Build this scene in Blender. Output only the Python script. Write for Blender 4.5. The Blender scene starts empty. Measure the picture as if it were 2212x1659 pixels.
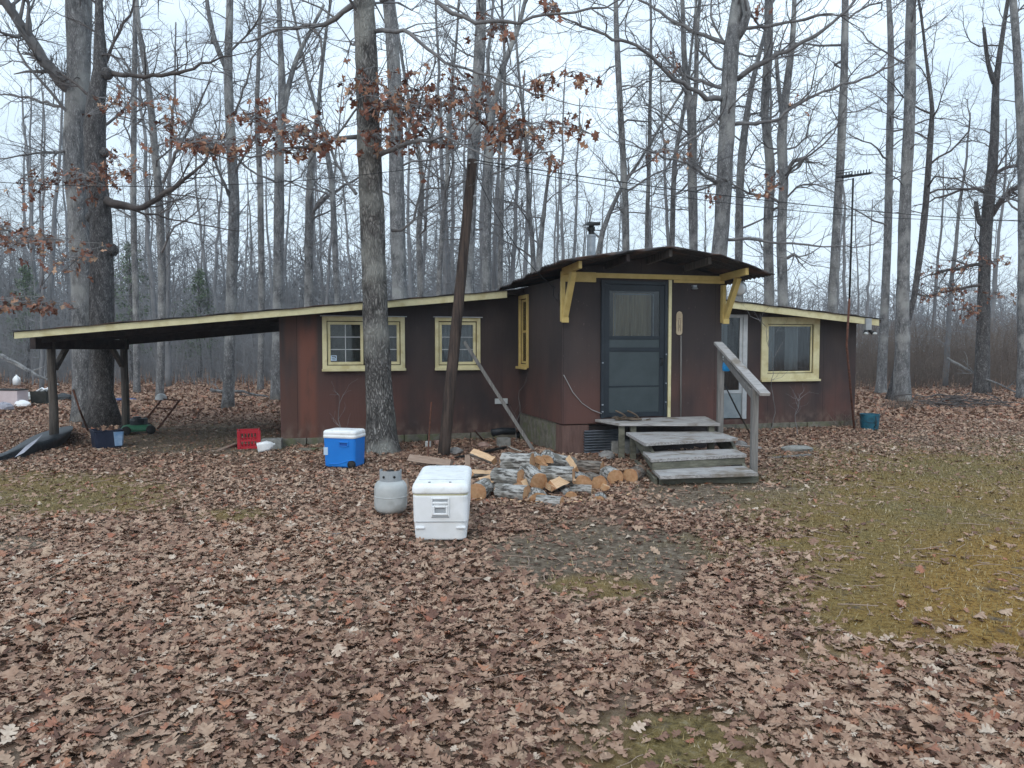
import bpy, math, random
import numpy as np
from mathutils import Vector, Matrix
R = math.radians
sc = bpy.context.scene
# ------------------------------------------------------------ camera, sky, sun, exposure
HAZE = .0009
F = 1671.0; CX = 1106.0; CY = 829.5; PITCH = R(-2.9); CH = 1.6
cam_d = bpy.data.cameras.new("camera"); cam = bpy.data.objects.new("camera", cam_d)
sc.collection.objects.link(cam); sc.camera = cam
cam.location = (0, 0, CH); cam.rotation_euler = (R(90) + PITCH, 0, 0)
cam_d.sensor_width = 36; cam_d.lens = F / 2212 * 36; cam_d.clip_end = 2000; cam_d.clip_start = 0.05
w = bpy.data.worlds.new("World"); sc.world = w; w.use_nodes = True
nt = w.node_tree; nt.nodes.clear()
SUN_EL, SUN_ROT = R(38), R(200)
sky = nt.nodes.new('ShaderNodeTexSky'); sky.sky_type = 'NISHITA'; sky.sun_disc = False
sky.sun_elevation = SUN_EL; sky.sun_rotation = SUN_ROT; sky.air_density = 1.2; sky.dust_density = 3.0
tc = nt.nodes.new('ShaderNodeTexCoord'); mp = nt.nodes.new('ShaderNodeMapping'); mp.inputs['Scale'].default_value = (1, 1, 2.6)
nz = nt.nodes.new('ShaderNodeTexNoise'); nz.inputs['Scale'].default_value = 2.3; nz.inputs['Detail'].default_value = 6; nz.inputs['Roughness'].default_value = .55
nt.links.new(tc.outputs['Generated'], mp.inputs['Vector']); nt.links.new(mp.outputs[0], nz.inputs['Vector'])
rp = nt.nodes.new('ShaderNodeValToRGB'); rp.color_ramp.elements[0].position = .30; rp.color_ramp.elements[0].color = (.45, .45, .45, 1)
rp.color_ramp.elements[1].position = .60; rp.color_ramp.elements[1].color = (1, 1, 1, 1)
nt.links.new(nz.outputs['Fac'], rp.inputs['Fac'])
mx = nt.nodes.new('ShaderNodeMix'); mx.data_type = 'RGBA'
nt.links.new(rp.outputs['Color'], mx.inputs[0]); nt.links.new(sky.outputs[0], mx.inputs[6]); mx.inputs[7].default_value = (6.7, 8.0, 9.2, 1)
sz = nt.nodes.new('ShaderNodeSeparateXYZ'); nt.links.new(tc.outputs['Generated'], sz.inputs[0])
mr_ = nt.nodes.new('ShaderNodeMapRange'); mr_.inputs[1].default_value = 0; mr_.inputs[2].default_value = 1; mr_.inputs[3].default_value = 1.04; mr_.inputs[4].default_value = 1.6; nt.links.new(sz.outputs['Z'], mr_.inputs[0])
ov = nt.nodes.new('ShaderNodeVectorMath'); ov.operation = 'SCALE'; nt.links.new(mx.outputs[2], ov.inputs[0]); nt.links.new(mr_.outputs[0], ov.inputs['Scale'])
bg = nt.nodes.new('ShaderNodeBackground'); bg.inputs['Strength'].default_value = .10
out = nt.nodes.new('ShaderNodeOutputWorld'); nt.links.new(ov.outputs[0], bg.inputs[0]); nt.links.new(bg.outputs[0], out.inputs[0])
sl = bpy.data.lights.new("sun", 'SUN'); sl.energy = .5; sl.angle = R(25); sl.color = (1, .96, .9)
so = bpy.data.objects.new("sun", sl); sc.collection.objects.link(so)
# sun stands behind the left shoulder of the camera, veiled by cloud
sd = Vector((math.sin(SUN_ROT) * math.cos(SUN_EL), math.cos(SUN_ROT) * math.cos(SUN_EL), math.sin(SUN_EL)))
so.rotation_euler = sd.to_track_quat('Z', 'Y').to_euler(); so.location = sd * 30
sc.view_settings.view_transform = 'Standard'; sc.view_settings.look = 'None'; sc.view_settings.exposure = 0.36; sc.view_settings.gamma = 1
sc.cycles.max_bounces = 6; sc.cycles.transparent_max_bounces = 12
# ------------------------------------------------------------ helpers
rnd = random.Random(7)
COL = sc.collection
def ray(px, py):
    u = (px - CX) / F; v = (CY - py) / F; c, s = math.cos(PITCH), math.sin(PITCH)
    return (u, c - v * s, s + v * c)
def W(px, py, Y):
    d = ray(px, py); k = Y / d[1]; return Vector((d[0] * k, Y, CH + d[2] * k))
def Z(px, py, z=0.0):
    d = ray(px, py); k = (z - CH) / d[2]; return Vector((d[0] * k, d[1] * k, z))
class MB:
    def __init__(s): s.v = []; s.f = []; s.m = []
    def add(s, vs, fs, mi=0):
        b = len(s.v); s.v.extend([tuple(p) for p in vs]); s.f.extend([tuple(i + b for i in f) for f in fs]); s.m.extend([mi] * len(fs))
    def box(s, c, d, M=None, mi=0, taper=1.0):
        x, y, z = d[0] / 2, d[1] / 2, d[2] / 2
        vs = [(-x, -y, -z), (x, -y, -z), (x, y, -z), (-x, y, -z), (-x * taper, -y * taper, z), (x * taper, -y * taper, z), (x * taper, y * taper, z), (-x * taper, y * taper, z)]
        if M is None: vs = [(a + c[0], b + c[1], e + c[2]) for a, b, e in vs]
        else: vs = [(M @ Vector(p)) + Vector(c) for p in vs]
        s.add(vs, [(0, 3, 2, 1), (4, 5, 6, 7), (0, 1, 5, 4), (1, 2, 6, 5), (2, 3, 7, 6), (3, 0, 4, 7)], mi)
    def b2(s, x0, x1, y0, y1, z0, z1, mi=0): s.box(((x0 + x1) / 2, (y0 + y1) / 2, (z0 + z1) / 2), (abs(x1 - x0), abs(y1 - y0), abs(z1 - z0)), None, mi)
    def beam(s, p, q, wd, ht, up=(0, 0, 1), mi=0):
        p = Vector(p); q = Vector(q); t = (q - p); L = t.length; t.normalize(); up = Vector(up)
        sd_ = t.cross(up); sd_.normalize(); u2 = sd_.cross(t)
        M = Matrix((sd_, t, u2)).transposed(); s.box((p + q) / 2, (wd, L, ht), M, mi)
    def prism(s, poly, ext, mi=0):
        n = len(poly); e = Vector(ext); a = [Vector(p) for p in poly]; vs = a + [p + e for p in a]
        s.add(vs, [tuple(range(n))[::-1], tuple(range(n, 2 * n))] + [(i, (i + 1) % n, n + (i + 1) % n, n + i) for i in range(n)], mi)
    def hexa(s, bot, top, mi=0):
        s.add(list(bot) + list(top), [(0, 3, 2, 1), (4, 5, 6, 7), (0, 1, 5, 4), (1, 2, 6, 5), (2, 3, 7, 6), (3, 0, 4, 7)], mi)
    def loft(s, rings, mi=0, cap=True):
        n = len(rings[0]); vs = [p for r in rings for p in r]
        fs = [(k * n + i, k * n + (i + 1) % n, (k + 1) * n + (i + 1) % n, (k + 1) * n + i) for k in range(len(rings) - 1) for i in range(n)]
        if cap: fs += [tuple(range(n))[::-1], tuple(range((len(rings) - 1) * n, len(rings) * n))]
        s.add(vs, fs, mi)
    def lathe(s, prof, c=(0, 0, 0), n=24, mi=0, cap=True):
        s.loft([[(c[0] + r * math.cos(2 * math.pi * i / n), c[1] + r * math.sin(2 * math.pi * i / n), c[2] + z) for i in range(n)] for r, z in prof], mi, cap)
    def tube(s, pts, rad, n=6, mi=0, cap=True, rough=0, rg=None):
        k = len(pts); b = len(s.v); px_, py_, pz_ = None, None, None
        V = s.v; ap = V.append
        if not isinstance(rad, (list, tuple)): rad = [rad] * k
        cs = _cs(n); nx = ny = nz_ = None
        for i in range(k):
            a = pts[i - 1] if i else pts[0]; c = pts[i + 1] if i < k - 1 else pts[k - 1]
            tx, ty, tz = c[0] - a[0], c[1] - a[1], c[2] - a[2]
            l = math.sqrt(tx * tx + ty * ty + tz * tz) or 1e-9; tx /= l; ty /= l; tz /= l
            if nx is None:
                if abs(tz) > .75: nx, ny, nz_ = 1., 0., 0.
                else: nx, ny, nz_ = 0., 0., 1.
            d = nx * tx + ny * ty + nz_ * tz; nx -= d * tx; ny -= d * ty; nz_ -= d * tz
            l = math.sqrt(nx * nx + ny * ny + nz_ * nz_) or 1e-9; nx /= l; ny /= l; nz_ /= l
            bx, by, bz = ty * nz_ - tz * ny, tz * nx - tx * nz_, tx * ny - ty * nx
            x, y, z = pts[i]; r = rad[i]
            for co, si in cs:
                rr = r * (1 + rough * rg.uniform(-1, 1)) if rough else r
                p, q = co * rr, si * rr
                ap((x + nx * p + bx * q, y + ny * p + by * q, z + nz_ * p + bz * q))
        fa = s.f.append; ma = s.m.append
        for i in range(k - 1):
            o = b + i * n
            for j in range(n):
                j2 = (j + 1) % n; fa((o + j, o + j2, o + n + j2, o + n + j)); ma(mi)
        if cap:
            fa(tuple(range(b, b + n))[::-1]); fa(tuple(range(b + (k - 1) * n, b + k * n))); ma(mi); ma(mi)
    def build(s, name, mats, parent=None, smooth=False, bev=0, M=None):
        me = bpy.data.meshes.new(name)
        vs = s.v if M is None else [tuple(M @ Vector(p)) for p in s.v]
        me.from_pydata(vs, [], s.f)
        if not isinstance(mats, (list, tuple)): mats = [mats]
        for m_ in mats: me.materials.append(m_)
        if len(mats) > 1: me.polygons.foreach_set('material_index', s.m)
        if smooth: me.polygons.foreach_set('use_smooth', [True] * len(me.polygons))
        me.update()
        o = bpy.data.objects.new(name, me); COL.objects.link(o)
        if parent is not None: o.parent = parent
        if bev:
            md = o.modifiers.new('bevel', 'BEVEL'); md.width = bev; md.segments = 2; md.limit_method = 'ANGLE'
        return o
_c = {}
def _cs(n):
    if n not in _c: _c[n] = [(math.cos(2 * math.pi * i / n), math.sin(2 * math.pi * i / n)) for i in range(n)]
    return _c[n]
def rrect(wd, dp, r, z, n=5, cx=0, cy=0):
    o = []
    for k, (sx, sy) in enumerate(((1, 1), (-1, 1), (-1, -1), (1, -1))):
        for i in range(n + 1):
            a = (k + i / n) * math.pi / 2; o.append((cx + sx * (wd / 2 - r) + r * math.cos(a), cy + sy * (dp / 2 - r) + r * math.sin(a), z))
    return o
def thing(name, loc, label, cat, group=None, rz=0):
    o = bpy.data.objects.new(name, None); COL.objects.link(o); o.location = loc; o.rotation_euler = (0, 0, rz); o.empty_display_size = .2
    return tag(o, label, cat, group)
def tag(o, label, cat, group=None):
    o['label'] = label; o['category'] = cat
    if group: o['group'] = group
    return o
def struct(o, kind='structure'): o['kind'] = kind; return o
# ------------------------------------------------------------ materials
def mat(name, c1, c2=None, scale=6, stretch=(1, 1, 1), rough=.8, bump=.2, bscale=None, detail=6, metal=0, c3=None, s3=1.5, lo=.35, hi=.65, spec=.3):
    m = bpy.data.materials.new(name); m.use_nodes = True; t = m.node_tree; N = t.nodes; L = t.links
    b = N['Principled BSDF']; b.inputs['Roughness'].default_value = rough; b.inputs['Metallic'].default_value = metal; b.inputs['Specular IOR Level'].default_value = spec
    tc = N.new('ShaderNodeTexCoord'); mp = N.new('ShaderNodeMapping'); mp.inputs['Scale'].default_value = stretch; L.new(tc.outputs['Object'], mp.inputs['Vector'])
    n1 = N.new('ShaderNodeTexNoise'); n1.inputs['Scale'].default_value = scale; n1.inputs['Detail'].default_value = detail; n1.inputs['Roughness'].default_value = .65; L.new(mp.outputs[0], n1.inputs['Vector'])
    cr = N.new('ShaderNodeValToRGB'); e = cr.color_ramp.elements; e[0].position = lo; e[1].position = hi
    e[0].color = (*c1, 1); e[1].color = (*(c2 or [min(1, x * 1.25) for x in c1]), 1); L.new(n1.outputs['Fac'], cr.inputs['Fac'])
    col = cr.outputs['Color']
    if name == 'fresh_cut_wood':      # growth rings round the log's long axis
        wv_ = N.new('ShaderNodeTexWave'); wv_.wave_type = 'RINGS'; wv_.rings_direction = 'Y'; wv_.inputs['Scale'].default_value = 38; wv_.inputs['Distortion'].default_value = 3; wv_.inputs['Detail'].default_value = 3; L.new(tc.outputs['Object'], wv_.inputs['Vector'])
        m9 = N.new('ShaderNodeMix'); m9.data_type = 'RGBA'; m9.blend_type = 'MULTIPLY'; m9.inputs[0].default_value = .35; L.new(col, m9.inputs[6]); L.new(wv_.outputs['Color'], m9.inputs[7]); col = m9.outputs[2]
    if c3:
        n3 = N.new('ShaderNodeTexNoise'); n3.inputs['Scale'].default_value = s3; n3.inputs['Detail'].default_value = 4; L.new(tc.outputs['Object'], n3.inputs['Vector'])
        r3 = N.new('ShaderNodeValToRGB'); r3.color_ramp.elements[0].position = .5; r3.color_ramp.elements[1].position = .66; L.new(n3.outputs['Fac'], r3.inputs['Fac'])
        mx = N.new('ShaderNodeMix'); mx.data_type = 'RGBA'; L.new(r3.outputs['Color'], mx.inputs[0]); L.new(col, mx.inputs[6]); mx.inputs[7].default_value = (*c3, 1); col = mx.outputs[2]
    L.new(col, b.inputs['Base Color'])
    if bump:
        n2 = n1
        if bscale:
            n2 = N.new('ShaderNodeTexNoise'); n2.inputs['Scale'].default_value = bscale; n2.inputs['Detail'].default_value = 5; L.new(mp.outputs[0], n2.inputs['Vector'])
        bp = N.new('ShaderNodeBump'); bp.inputs['Strength'].default_value = bump; bp.inputs['Distance'].default_value = .02; L.new(n2.outputs['Fac'], bp.inputs['Height']); L.new(bp.outputs[0], b.inputs['Normal'])
    return m
def bark(name, a, b_, lich=None, scale=16, bump=1.0, dist=.03):
    m = bpy.data.materials.new(name); m.use_nodes = True; t = m.node_tree; N = t.nodes; L = t.links
    b = N['Principled BSDF']; b.inputs['Roughness'].default_value = .95; b.inputs['Specular IOR Level'].default_value = .15
    tc = N.new('ShaderNodeTexCoord'); mp = N.new('ShaderNodeMapping'); mp.inputs['Scale'].default_value = (1, 1, .34); L.new(tc.outputs['Object'], mp.inputs['Vector'])
    nw = N.new('ShaderNodeTexNoise'); nw.inputs['Scale'].default_value = 9; nw.inputs['Detail'].default_value = 4; L.new(mp.outputs[0], nw.inputs['Vector'])
    ad = N.new('ShaderNodeMix'); ad.data_type = 'RGBA'; ad.blend_type = 'ADD'; ad.inputs[0].default_value = .22; L.new(mp.outputs[0], ad.inputs[6]); L.new(nw.outputs['Color'], ad.inputs[7])
    vo = N.new('ShaderNodeTexVoronoi'); vo.feature = 'DISTANCE_TO_EDGE'; vo.inputs['Scale'].default_value = scale; L.new(ad.outputs[2], vo.inputs['Vector'])
    cr = N.new('ShaderNodeValToRGB'); e = cr.color_ramp.elements; e[0].position = .02; e[1].position = .38; e[0].color = (*a, 1); e[1].color = (*b_, 1); L.new(vo.outputs['Distance'], cr.inputs['Fac'])
    n1 = N.new('ShaderNodeTexNoise'); n1.inputs['Scale'].default_value = 14; n1.inputs['Detail'].default_value = 6; L.new(mp.outputs[0], n1.inputs['Vector'])
    r1 = N.new('ShaderNodeValToRGB'); r1.color_ramp.elements[0].position = .3; r1.color_ramp.elements[0].color = (.5, .5, .5, 1); r1.color_ramp.elements[1].position = .7; r1.color_ramp.elements[1].color = (1.25, 1.25, 1.25, 1); L.new(n1.outputs['Fac'], r1.inputs['Fac'])
    mu = N.new('ShaderNodeMix'); mu.data_type = 'RGBA'; mu.blend_type = 'MULTIPLY'; mu.inputs[0].default_value = 1; L.new(cr.outputs['Color'], mu.inputs[6]); L.new(r1.outputs['Color'], mu.inputs[7])
    col = mu.outputs[2]
    if lich:
        n3 = N.new('ShaderNodeTexNoise'); n3.inputs['Scale'].default_value = 1.3; n3.inputs['Detail'].default_value = 8; L.new(tc.outputs['Object'], n3.inputs['Vector'])
        r3 = N.new('ShaderNodeValToRGB'); r3.color_ramp.elements[0].position = .5; r3.color_ramp.elements[1].position = .62; r3.color_ramp.elements[1].color = (.8, .8, .8, 1); L.new(n3.outputs['Fac'], r3.inputs['Fac'])
        mx = N.new('ShaderNodeMix'); mx.data_type = 'RGBA'; L.new(r3.outputs['Color'], mx.inputs[0]); L.new(col, mx.inputs[6]); mx.inputs[7].default_value = (*lich, 1); col = mx.outputs[2]
    L.new(col, b.inputs['Base Color'])
    h = N.new('ShaderNodeMath'); h.operation = 'MINIMUM'; h.inputs[1].default_value = .3; L.new(vo.outputs['Distance'], h.inputs[0])
    bp = N.new('ShaderNodeBump'); bp.inputs['Strength'].default_value = bump; bp.inputs['Distance'].default_value = dist; L.new(h.outputs[0], bp.inputs['Height'])
    bp2 = N.new('ShaderNodeBump'); bp2.inputs['Strength'].default_value = .4; bp2.inputs['Distance'].default_value = .02; L.new(n1.outputs['Fac'], bp2.inputs['Height']); L.new(bp.outputs[0], bp2.inputs['Normal']); L.new(bp2.outputs[0], b.inputs['Normal'])
    return m
def leafmat(name, stops, rough=.75, trans=True):
    m = bpy.data.materials.new(name); m.use_nodes = True; t = m.node_tree; N = t.nodes; L = t.links; b = N['Principled BSDF']
    b.inputs['Roughness'].default_value = rough; b.inputs['Specular IOR Level'].default_value = .3
    at = N.new('ShaderNodeAttribute'); at.attribute_name = 'tint'
    cr = N.new('ShaderNodeValToRGB'); els = cr.color_ramp.elements
    els[0].position = stops[0][0]; els[0].color = (*stops[0][1], 1); els[1].position = stops[-1][0]; els[1].color = (*stops[-1][1], 1)
    for p, c in stops[1:-1]: e = els.new(p); e.color = (*c, 1)
    L.new(at.outputs['Fac'], cr.inputs['Fac'])
    tc = N.new('ShaderNodeTexCoord'); n = N.new('ShaderNodeTexNoise'); n.inputs['Scale'].default_value = 45; n.inputs['Detail'].default_value = 3; L.new(tc.outputs['Object'], n.inputs['Vector'])
    r = N.new('ShaderNodeValToRGB'); r.color_ramp.elements[0].position = .3; r.color_ramp.elements[0].color = (.72, .68, .66, 1); r.color_ramp.elements[1].position = .65; L.new(n.outputs['Fac'], r.inputs['Fac'])
    mu = N.new('ShaderNodeMix'); mu.data_type = 'RGBA'; mu.blend_type = 'MULTIPLY'; mu.inputs[0].default_value = 1; L.new(cr.outputs['Color'], mu.inputs[6]); L.new(r.outputs['Color'], mu.inputs[7])
    L.new(mu.outputs[2], b.inputs['Base Color']); return m
M = {}
M['bark'] = bark('oak_bark', (.068, .064, .062), (.28, .272, .26), (.29, .292, .27), scale=26, bump=1, dist=.04)
M['bark_light'] = bark('grey_bark', (.14, .142, .148), (.33, .335, .34), (.36, .365, .355), scale=30, bump=.8)
M['bark_dark'] = bark('dark_bark', (.07, .068, .07), (.215, .21, .21), None, scale=34, bump=.8)
M['twig'] = mat('twig_bark', (.115, .112, .115), (.21, .206, .207), scale=5, rough=.95, bump=0)
M['twig_dark'] = mat('dark_twig_bark', (.06, .052, .051), (.12, .105, .10), scale=5, rough=.95, bump=0)
M['far'] = mat('far_wood_bark', (.15, .155, .165), (.235, .24, .25), scale=.8, rough=1, bump=0)
M['pole'] = mat('creosoted_pole_wood', (.022, .017, .016), (.085, .06, .048), scale=8, stretch=(3, 3, .25), rough=.85, bump=.5)
M['yellow'] = mat('pale_yellow_paint', (.57, .525, .31), (.66, .615, .39), scale=9, stretch=(1, 1, 1), rough=.6, bump=.12, c3=(.50, .44, .24), s3=5)
M['ochre'] = mat('ochre_paint', (.46, .345, .12), (.56, .43, .17), scale=9, rough=.6, bump=.12)
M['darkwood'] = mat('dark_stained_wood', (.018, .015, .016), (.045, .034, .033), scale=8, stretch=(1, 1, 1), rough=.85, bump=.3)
M['postwood'] = mat('weathered_post_wood', (.045, .04, .037), (.12, .105, .092), scale=9, stretch=(4, 4, .3), rough=.9, bump=.5)
M['greywood'] = mat('weathered_grey_boards', (.20, .19, .185), (.50, .48, .47), scale=7, stretch=(.7, 14, 9), rough=.9, bump=.6, c3=(.20, .17, .14), s3=4)
M['greypost'] = mat('grey_rail_wood', (.13, .125, .12), (.24, .23, .22), scale=8, stretch=(6, 6, .4), rough=.9, bump=.5)
M['greenwood'] = mat('greenish_stringer_wood', (.09, .09, .07), (.19, .185, .145), scale=6, stretch=(1, 1, 4), rough=.9, bump=.4)
M['roofing'] = mat('black_roll_roofing', (.018, .018, .02), (.05, .045, .045), scale=30, rough=.75, bump=.2, c3=(.09, .05, .035), s3=3)
M['rust'] = mat('rusty_edge_metal', (.10, .045, .03), (.2, .10, .06), scale=20, rough=.7, bump=.3)
M['concrete'] = mat('concrete', (.16, .16, .15), (.28, .28, .265), scale=14, rough=.95, bump=.5)
M['mossblock'] = mat('mossy_block', (.10, .095, .075), (.19, .18, .15), scale=9, rough=.95, bump=.6, c3=(.12, .13, .07), s3=6)
M['teal'] = mat('blue_grey_door_paint', (.038, .052, .058), (.052, .068, .075), scale=3, rough=.45, bump=.05)
M['tealdark'] = mat('dark_door_frame_paint', (.014, .020, .027), (.022, .03, .039), scale=3, rough=.5, bump=.05)
M['whitepaint'] = mat('worn_white_door_paint', (.38, .41, .43), (.52, .54, .56), scale=8, rough=.5, bump=.1)
M['galv'] = mat('galvanised_metal', (.24, .27, .30), (.40, .44, .48), scale=7, rough=.5, bump=.1, metal=.35)
M['blackmetal'] = mat('black_metal', (.012, .012, .013), (.03, .03, .03), scale=12, rough=.5, bump=.1, metal=.4)
M['rustrod'] = mat('rusty_rod', (.06, .026, .018), (.14, .06, .04), scale=30, rough=.85, bump=.2)
M['white'] = mat('white_plastic', (.76, .78, .80), (.84, .86, .88), scale=2.5, rough=.38, bump=.03, c3=(.73, .745, .75), s3=5, spec=.5)
M['whitedirty'] = mat('dirty_white_lid_plastic', (.76, .78, .79), (.85, .87, .88), scale=6, rough=.45, bump=.05, c3=(.70, .71, .69), s3=14)
M['seam'] = mat('yellowed_seal', (.55, .54, .34), (.62, .6, .4), rough=.7, bump=0)
M['blue'] = mat('blue_plastic', (.006, .17, .60), (.01, .20, .66), scale=3, rough=.4, bump=.03, spec=.45)
M['blueshade'] = mat('shaded_blue_plastic', (.005, .07, .30), rough=.5, bump=0)  # body blue darkened to paint the shade inside the handle recess
M['tank'] = mat('grey_tank_paint', (.40, .42, .42), (.50, .52, .52), scale=4, rough=.5, bump=.05, c3=(.33, .34, .33), s3=6)
M['tankgrey'] = mat('grey_collar_paint', (.26, .28, .30), (.36, .38, .39), scale=5, rough=.55, bump=.08)
M['black'] = mat('black_rubber', (.012, .012, .012), rough=.7, bump=0)
M['red'] = mat('red_plastic', (.36, .016, .028), (.48, .025, .04), scale=3, rough=.45, bump=.03)
M['navy'] = mat('navy_plastic_tub', (.01, .015, .035), (.02, .028, .055), rough=.5, bump=.03)
M['paleblue'] = mat('pale_blue_panel', (.12, .24, .42), (.30, .42, .58), scale=7, rough=.5, bump=.05)
M['tarp'] = mat('dark_tarp', (.008, .011, .016), (.022, .028, .033), scale=4, rough=.5, bump=.4, spec=.4)
M['tarplight'] = mat('grey_tarp_sheen_and_bag', (.25, .25, .29), (.36, .36, .41), scale=6, rough=.6, bump=.3)  # pale tone painting the tarp fold's sheen; also colours one bag
M['bluetarp'] = mat('blue_tarp', (.025, .045, .13), (.05, .075, .19), scale=6, rough=.6, bump=.3)
M['bluegreen'] = mat('blue_green_bucket_plastic', (.008, .075, .13), (.02, .13, .19), scale=7, rough=.5, bump=.05, c3=(.012, .05, .07), s3=9)
M['green'] = mat('green_mower_paint', (.03, .12, .07), (.05, .19, .11), scale=8, rough=.5, bump=.1)
M['paper'] = mat('tan_plaque_wood', (.36, .29, .20), (.46, .38, .27), scale=7, rough=.7, bump=.1)
M['ink'] = mat('dark_ink', (.03, .025, .02), rough=.8, bump=0)
M['sticker'] = mat('pale_blue_sticker', (.42, .55, .70), rough=.5, bump=0)
M['cloth'] = mat('grey_curtain_cloth', (.30, .32, .335), (.52, .55, .57), scale=7, stretch=(1.6, 1, .08), rough=.95, bump=.3)
M['cloth_dim'] = mat('dim_window_blind', (.20, .20, .18), (.29, .285, .26), scale=4, rough=.95, bump=.1)
M['drape'] = mat('ochre_door_curtain', (.26, .19, .10), (.50, .40, .25), scale=9, stretch=(2.4, 1, .15), rough=.95, bump=.4)
M['interior'] = mat('dark_interior_cloth', (.035, .038, .045), (.06, .06, .066), scale=6, rough=1, bump=0)
M['cutwood'] = mat('fresh_cut_wood', (.46, .255, .125), (.60, .36, .20), scale=20, rough=.85, bump=.3, c3=(.36, .18, .09), s3=14)
M['splitwood'] = mat('split_wood_face', (.50, .31, .17), (.70, .49, .31), scale=9, stretch=(22, .6, 22), rough=.8, bump=.5)
M['oldwood'] = mat('old_split_wood', (.24, .17, .13), (.40, .30, .24), scale=9, stretch=(20, .6, 20), rough=.85, bump=.5)
M['logbark'] = mat('furrowed_log_bark', (.06, .054, .048), (.42, .41, .39), scale=9, stretch=(4.2, .8, 4.2), rough=.95, bump=1, lo=.42, hi=.56, c3=(.16, .15, .13), s3=7)
M['logbark2'] = mat('brown_log_bark', (.05, .04, .033), (.25, .22, .19), scale=10, stretch=(4.6, .8, 4.6), rough=.95, bump=1, lo=.40, hi=.6, c3=(.20, .12, .08), s3=6)
M['stone'] = mat('grey_stone', (.17, .16, .155), (.27, .26, .25), scale=12, rough=.95, bump=.5)
M['brick'] = mat('pinkish_brick', (.26, .16, .13), (.36, .25, .21), scale=12, rough=.95, bump=.5)
M['wire'] = mat('black_cable', (.02, .02, .022), rough=.6, bump=0)
M['wiregrey'] = mat('grey_cable', (.28, .28, .28), rough=.6, bump=0)
M['pine'] = leafmat('pine_needles', [(0, (.075, .12, .07)), (1, (.17, .24, .14))])
M['leaf'] = leafmat('fallen_oak_leaf', [(0, (.15, .078, .056)), (.2, (.24, .138, .096)), (.5, (.355, .228, .160)), (.78, (.45, .325, .235)), (.86, (.33, .125, .075)), (.92, (.40, .20, .12)), (1, (.55, .45, .36))])
M['hangleaf'] = leafmat('hanging_oak_leaf', [(0, (.15, .062, .045)), (.5, (.29, .135, .09)), (.8, (.40, .22, .14)), (1, (.50, .36, .25))])
M['grass'] = leafmat('moss_and_grass_blade', [(0, (.10, .08, .035)), (.5, (.24, .18, .065)), (.8, (.34, .26, .12)), (1, (.52, .45, .33))])
def glass():
    m = bpy.data.materials.new('window_glass'); m.use_nodes = True; t = m.node_tree; N = t.nodes; N.clear(); L = t.links
    o = N.new('ShaderNodeOutputMaterial'); mx = N.new('ShaderNodeMixShader'); tr = N.new('ShaderNodeBsdfTransparent'); tr.inputs[0].default_value = (.72, .75, .76, 1)
    gl = N.new('ShaderNodeBsdfGlossy'); gl.inputs['Roughness'].default_value = .08; fr = N.new('ShaderNodeFresnel'); fr.inputs[0].default_value = 1.5
    L.new(fr.outputs[0], mx.inputs[0]); L.new(tr.outputs[0], mx.inputs[1]); L.new(gl.outputs[0], mx.inputs[2]); L.new(mx.outputs[0], o.inputs[0]); return m
M['glass'] = glass()
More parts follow.
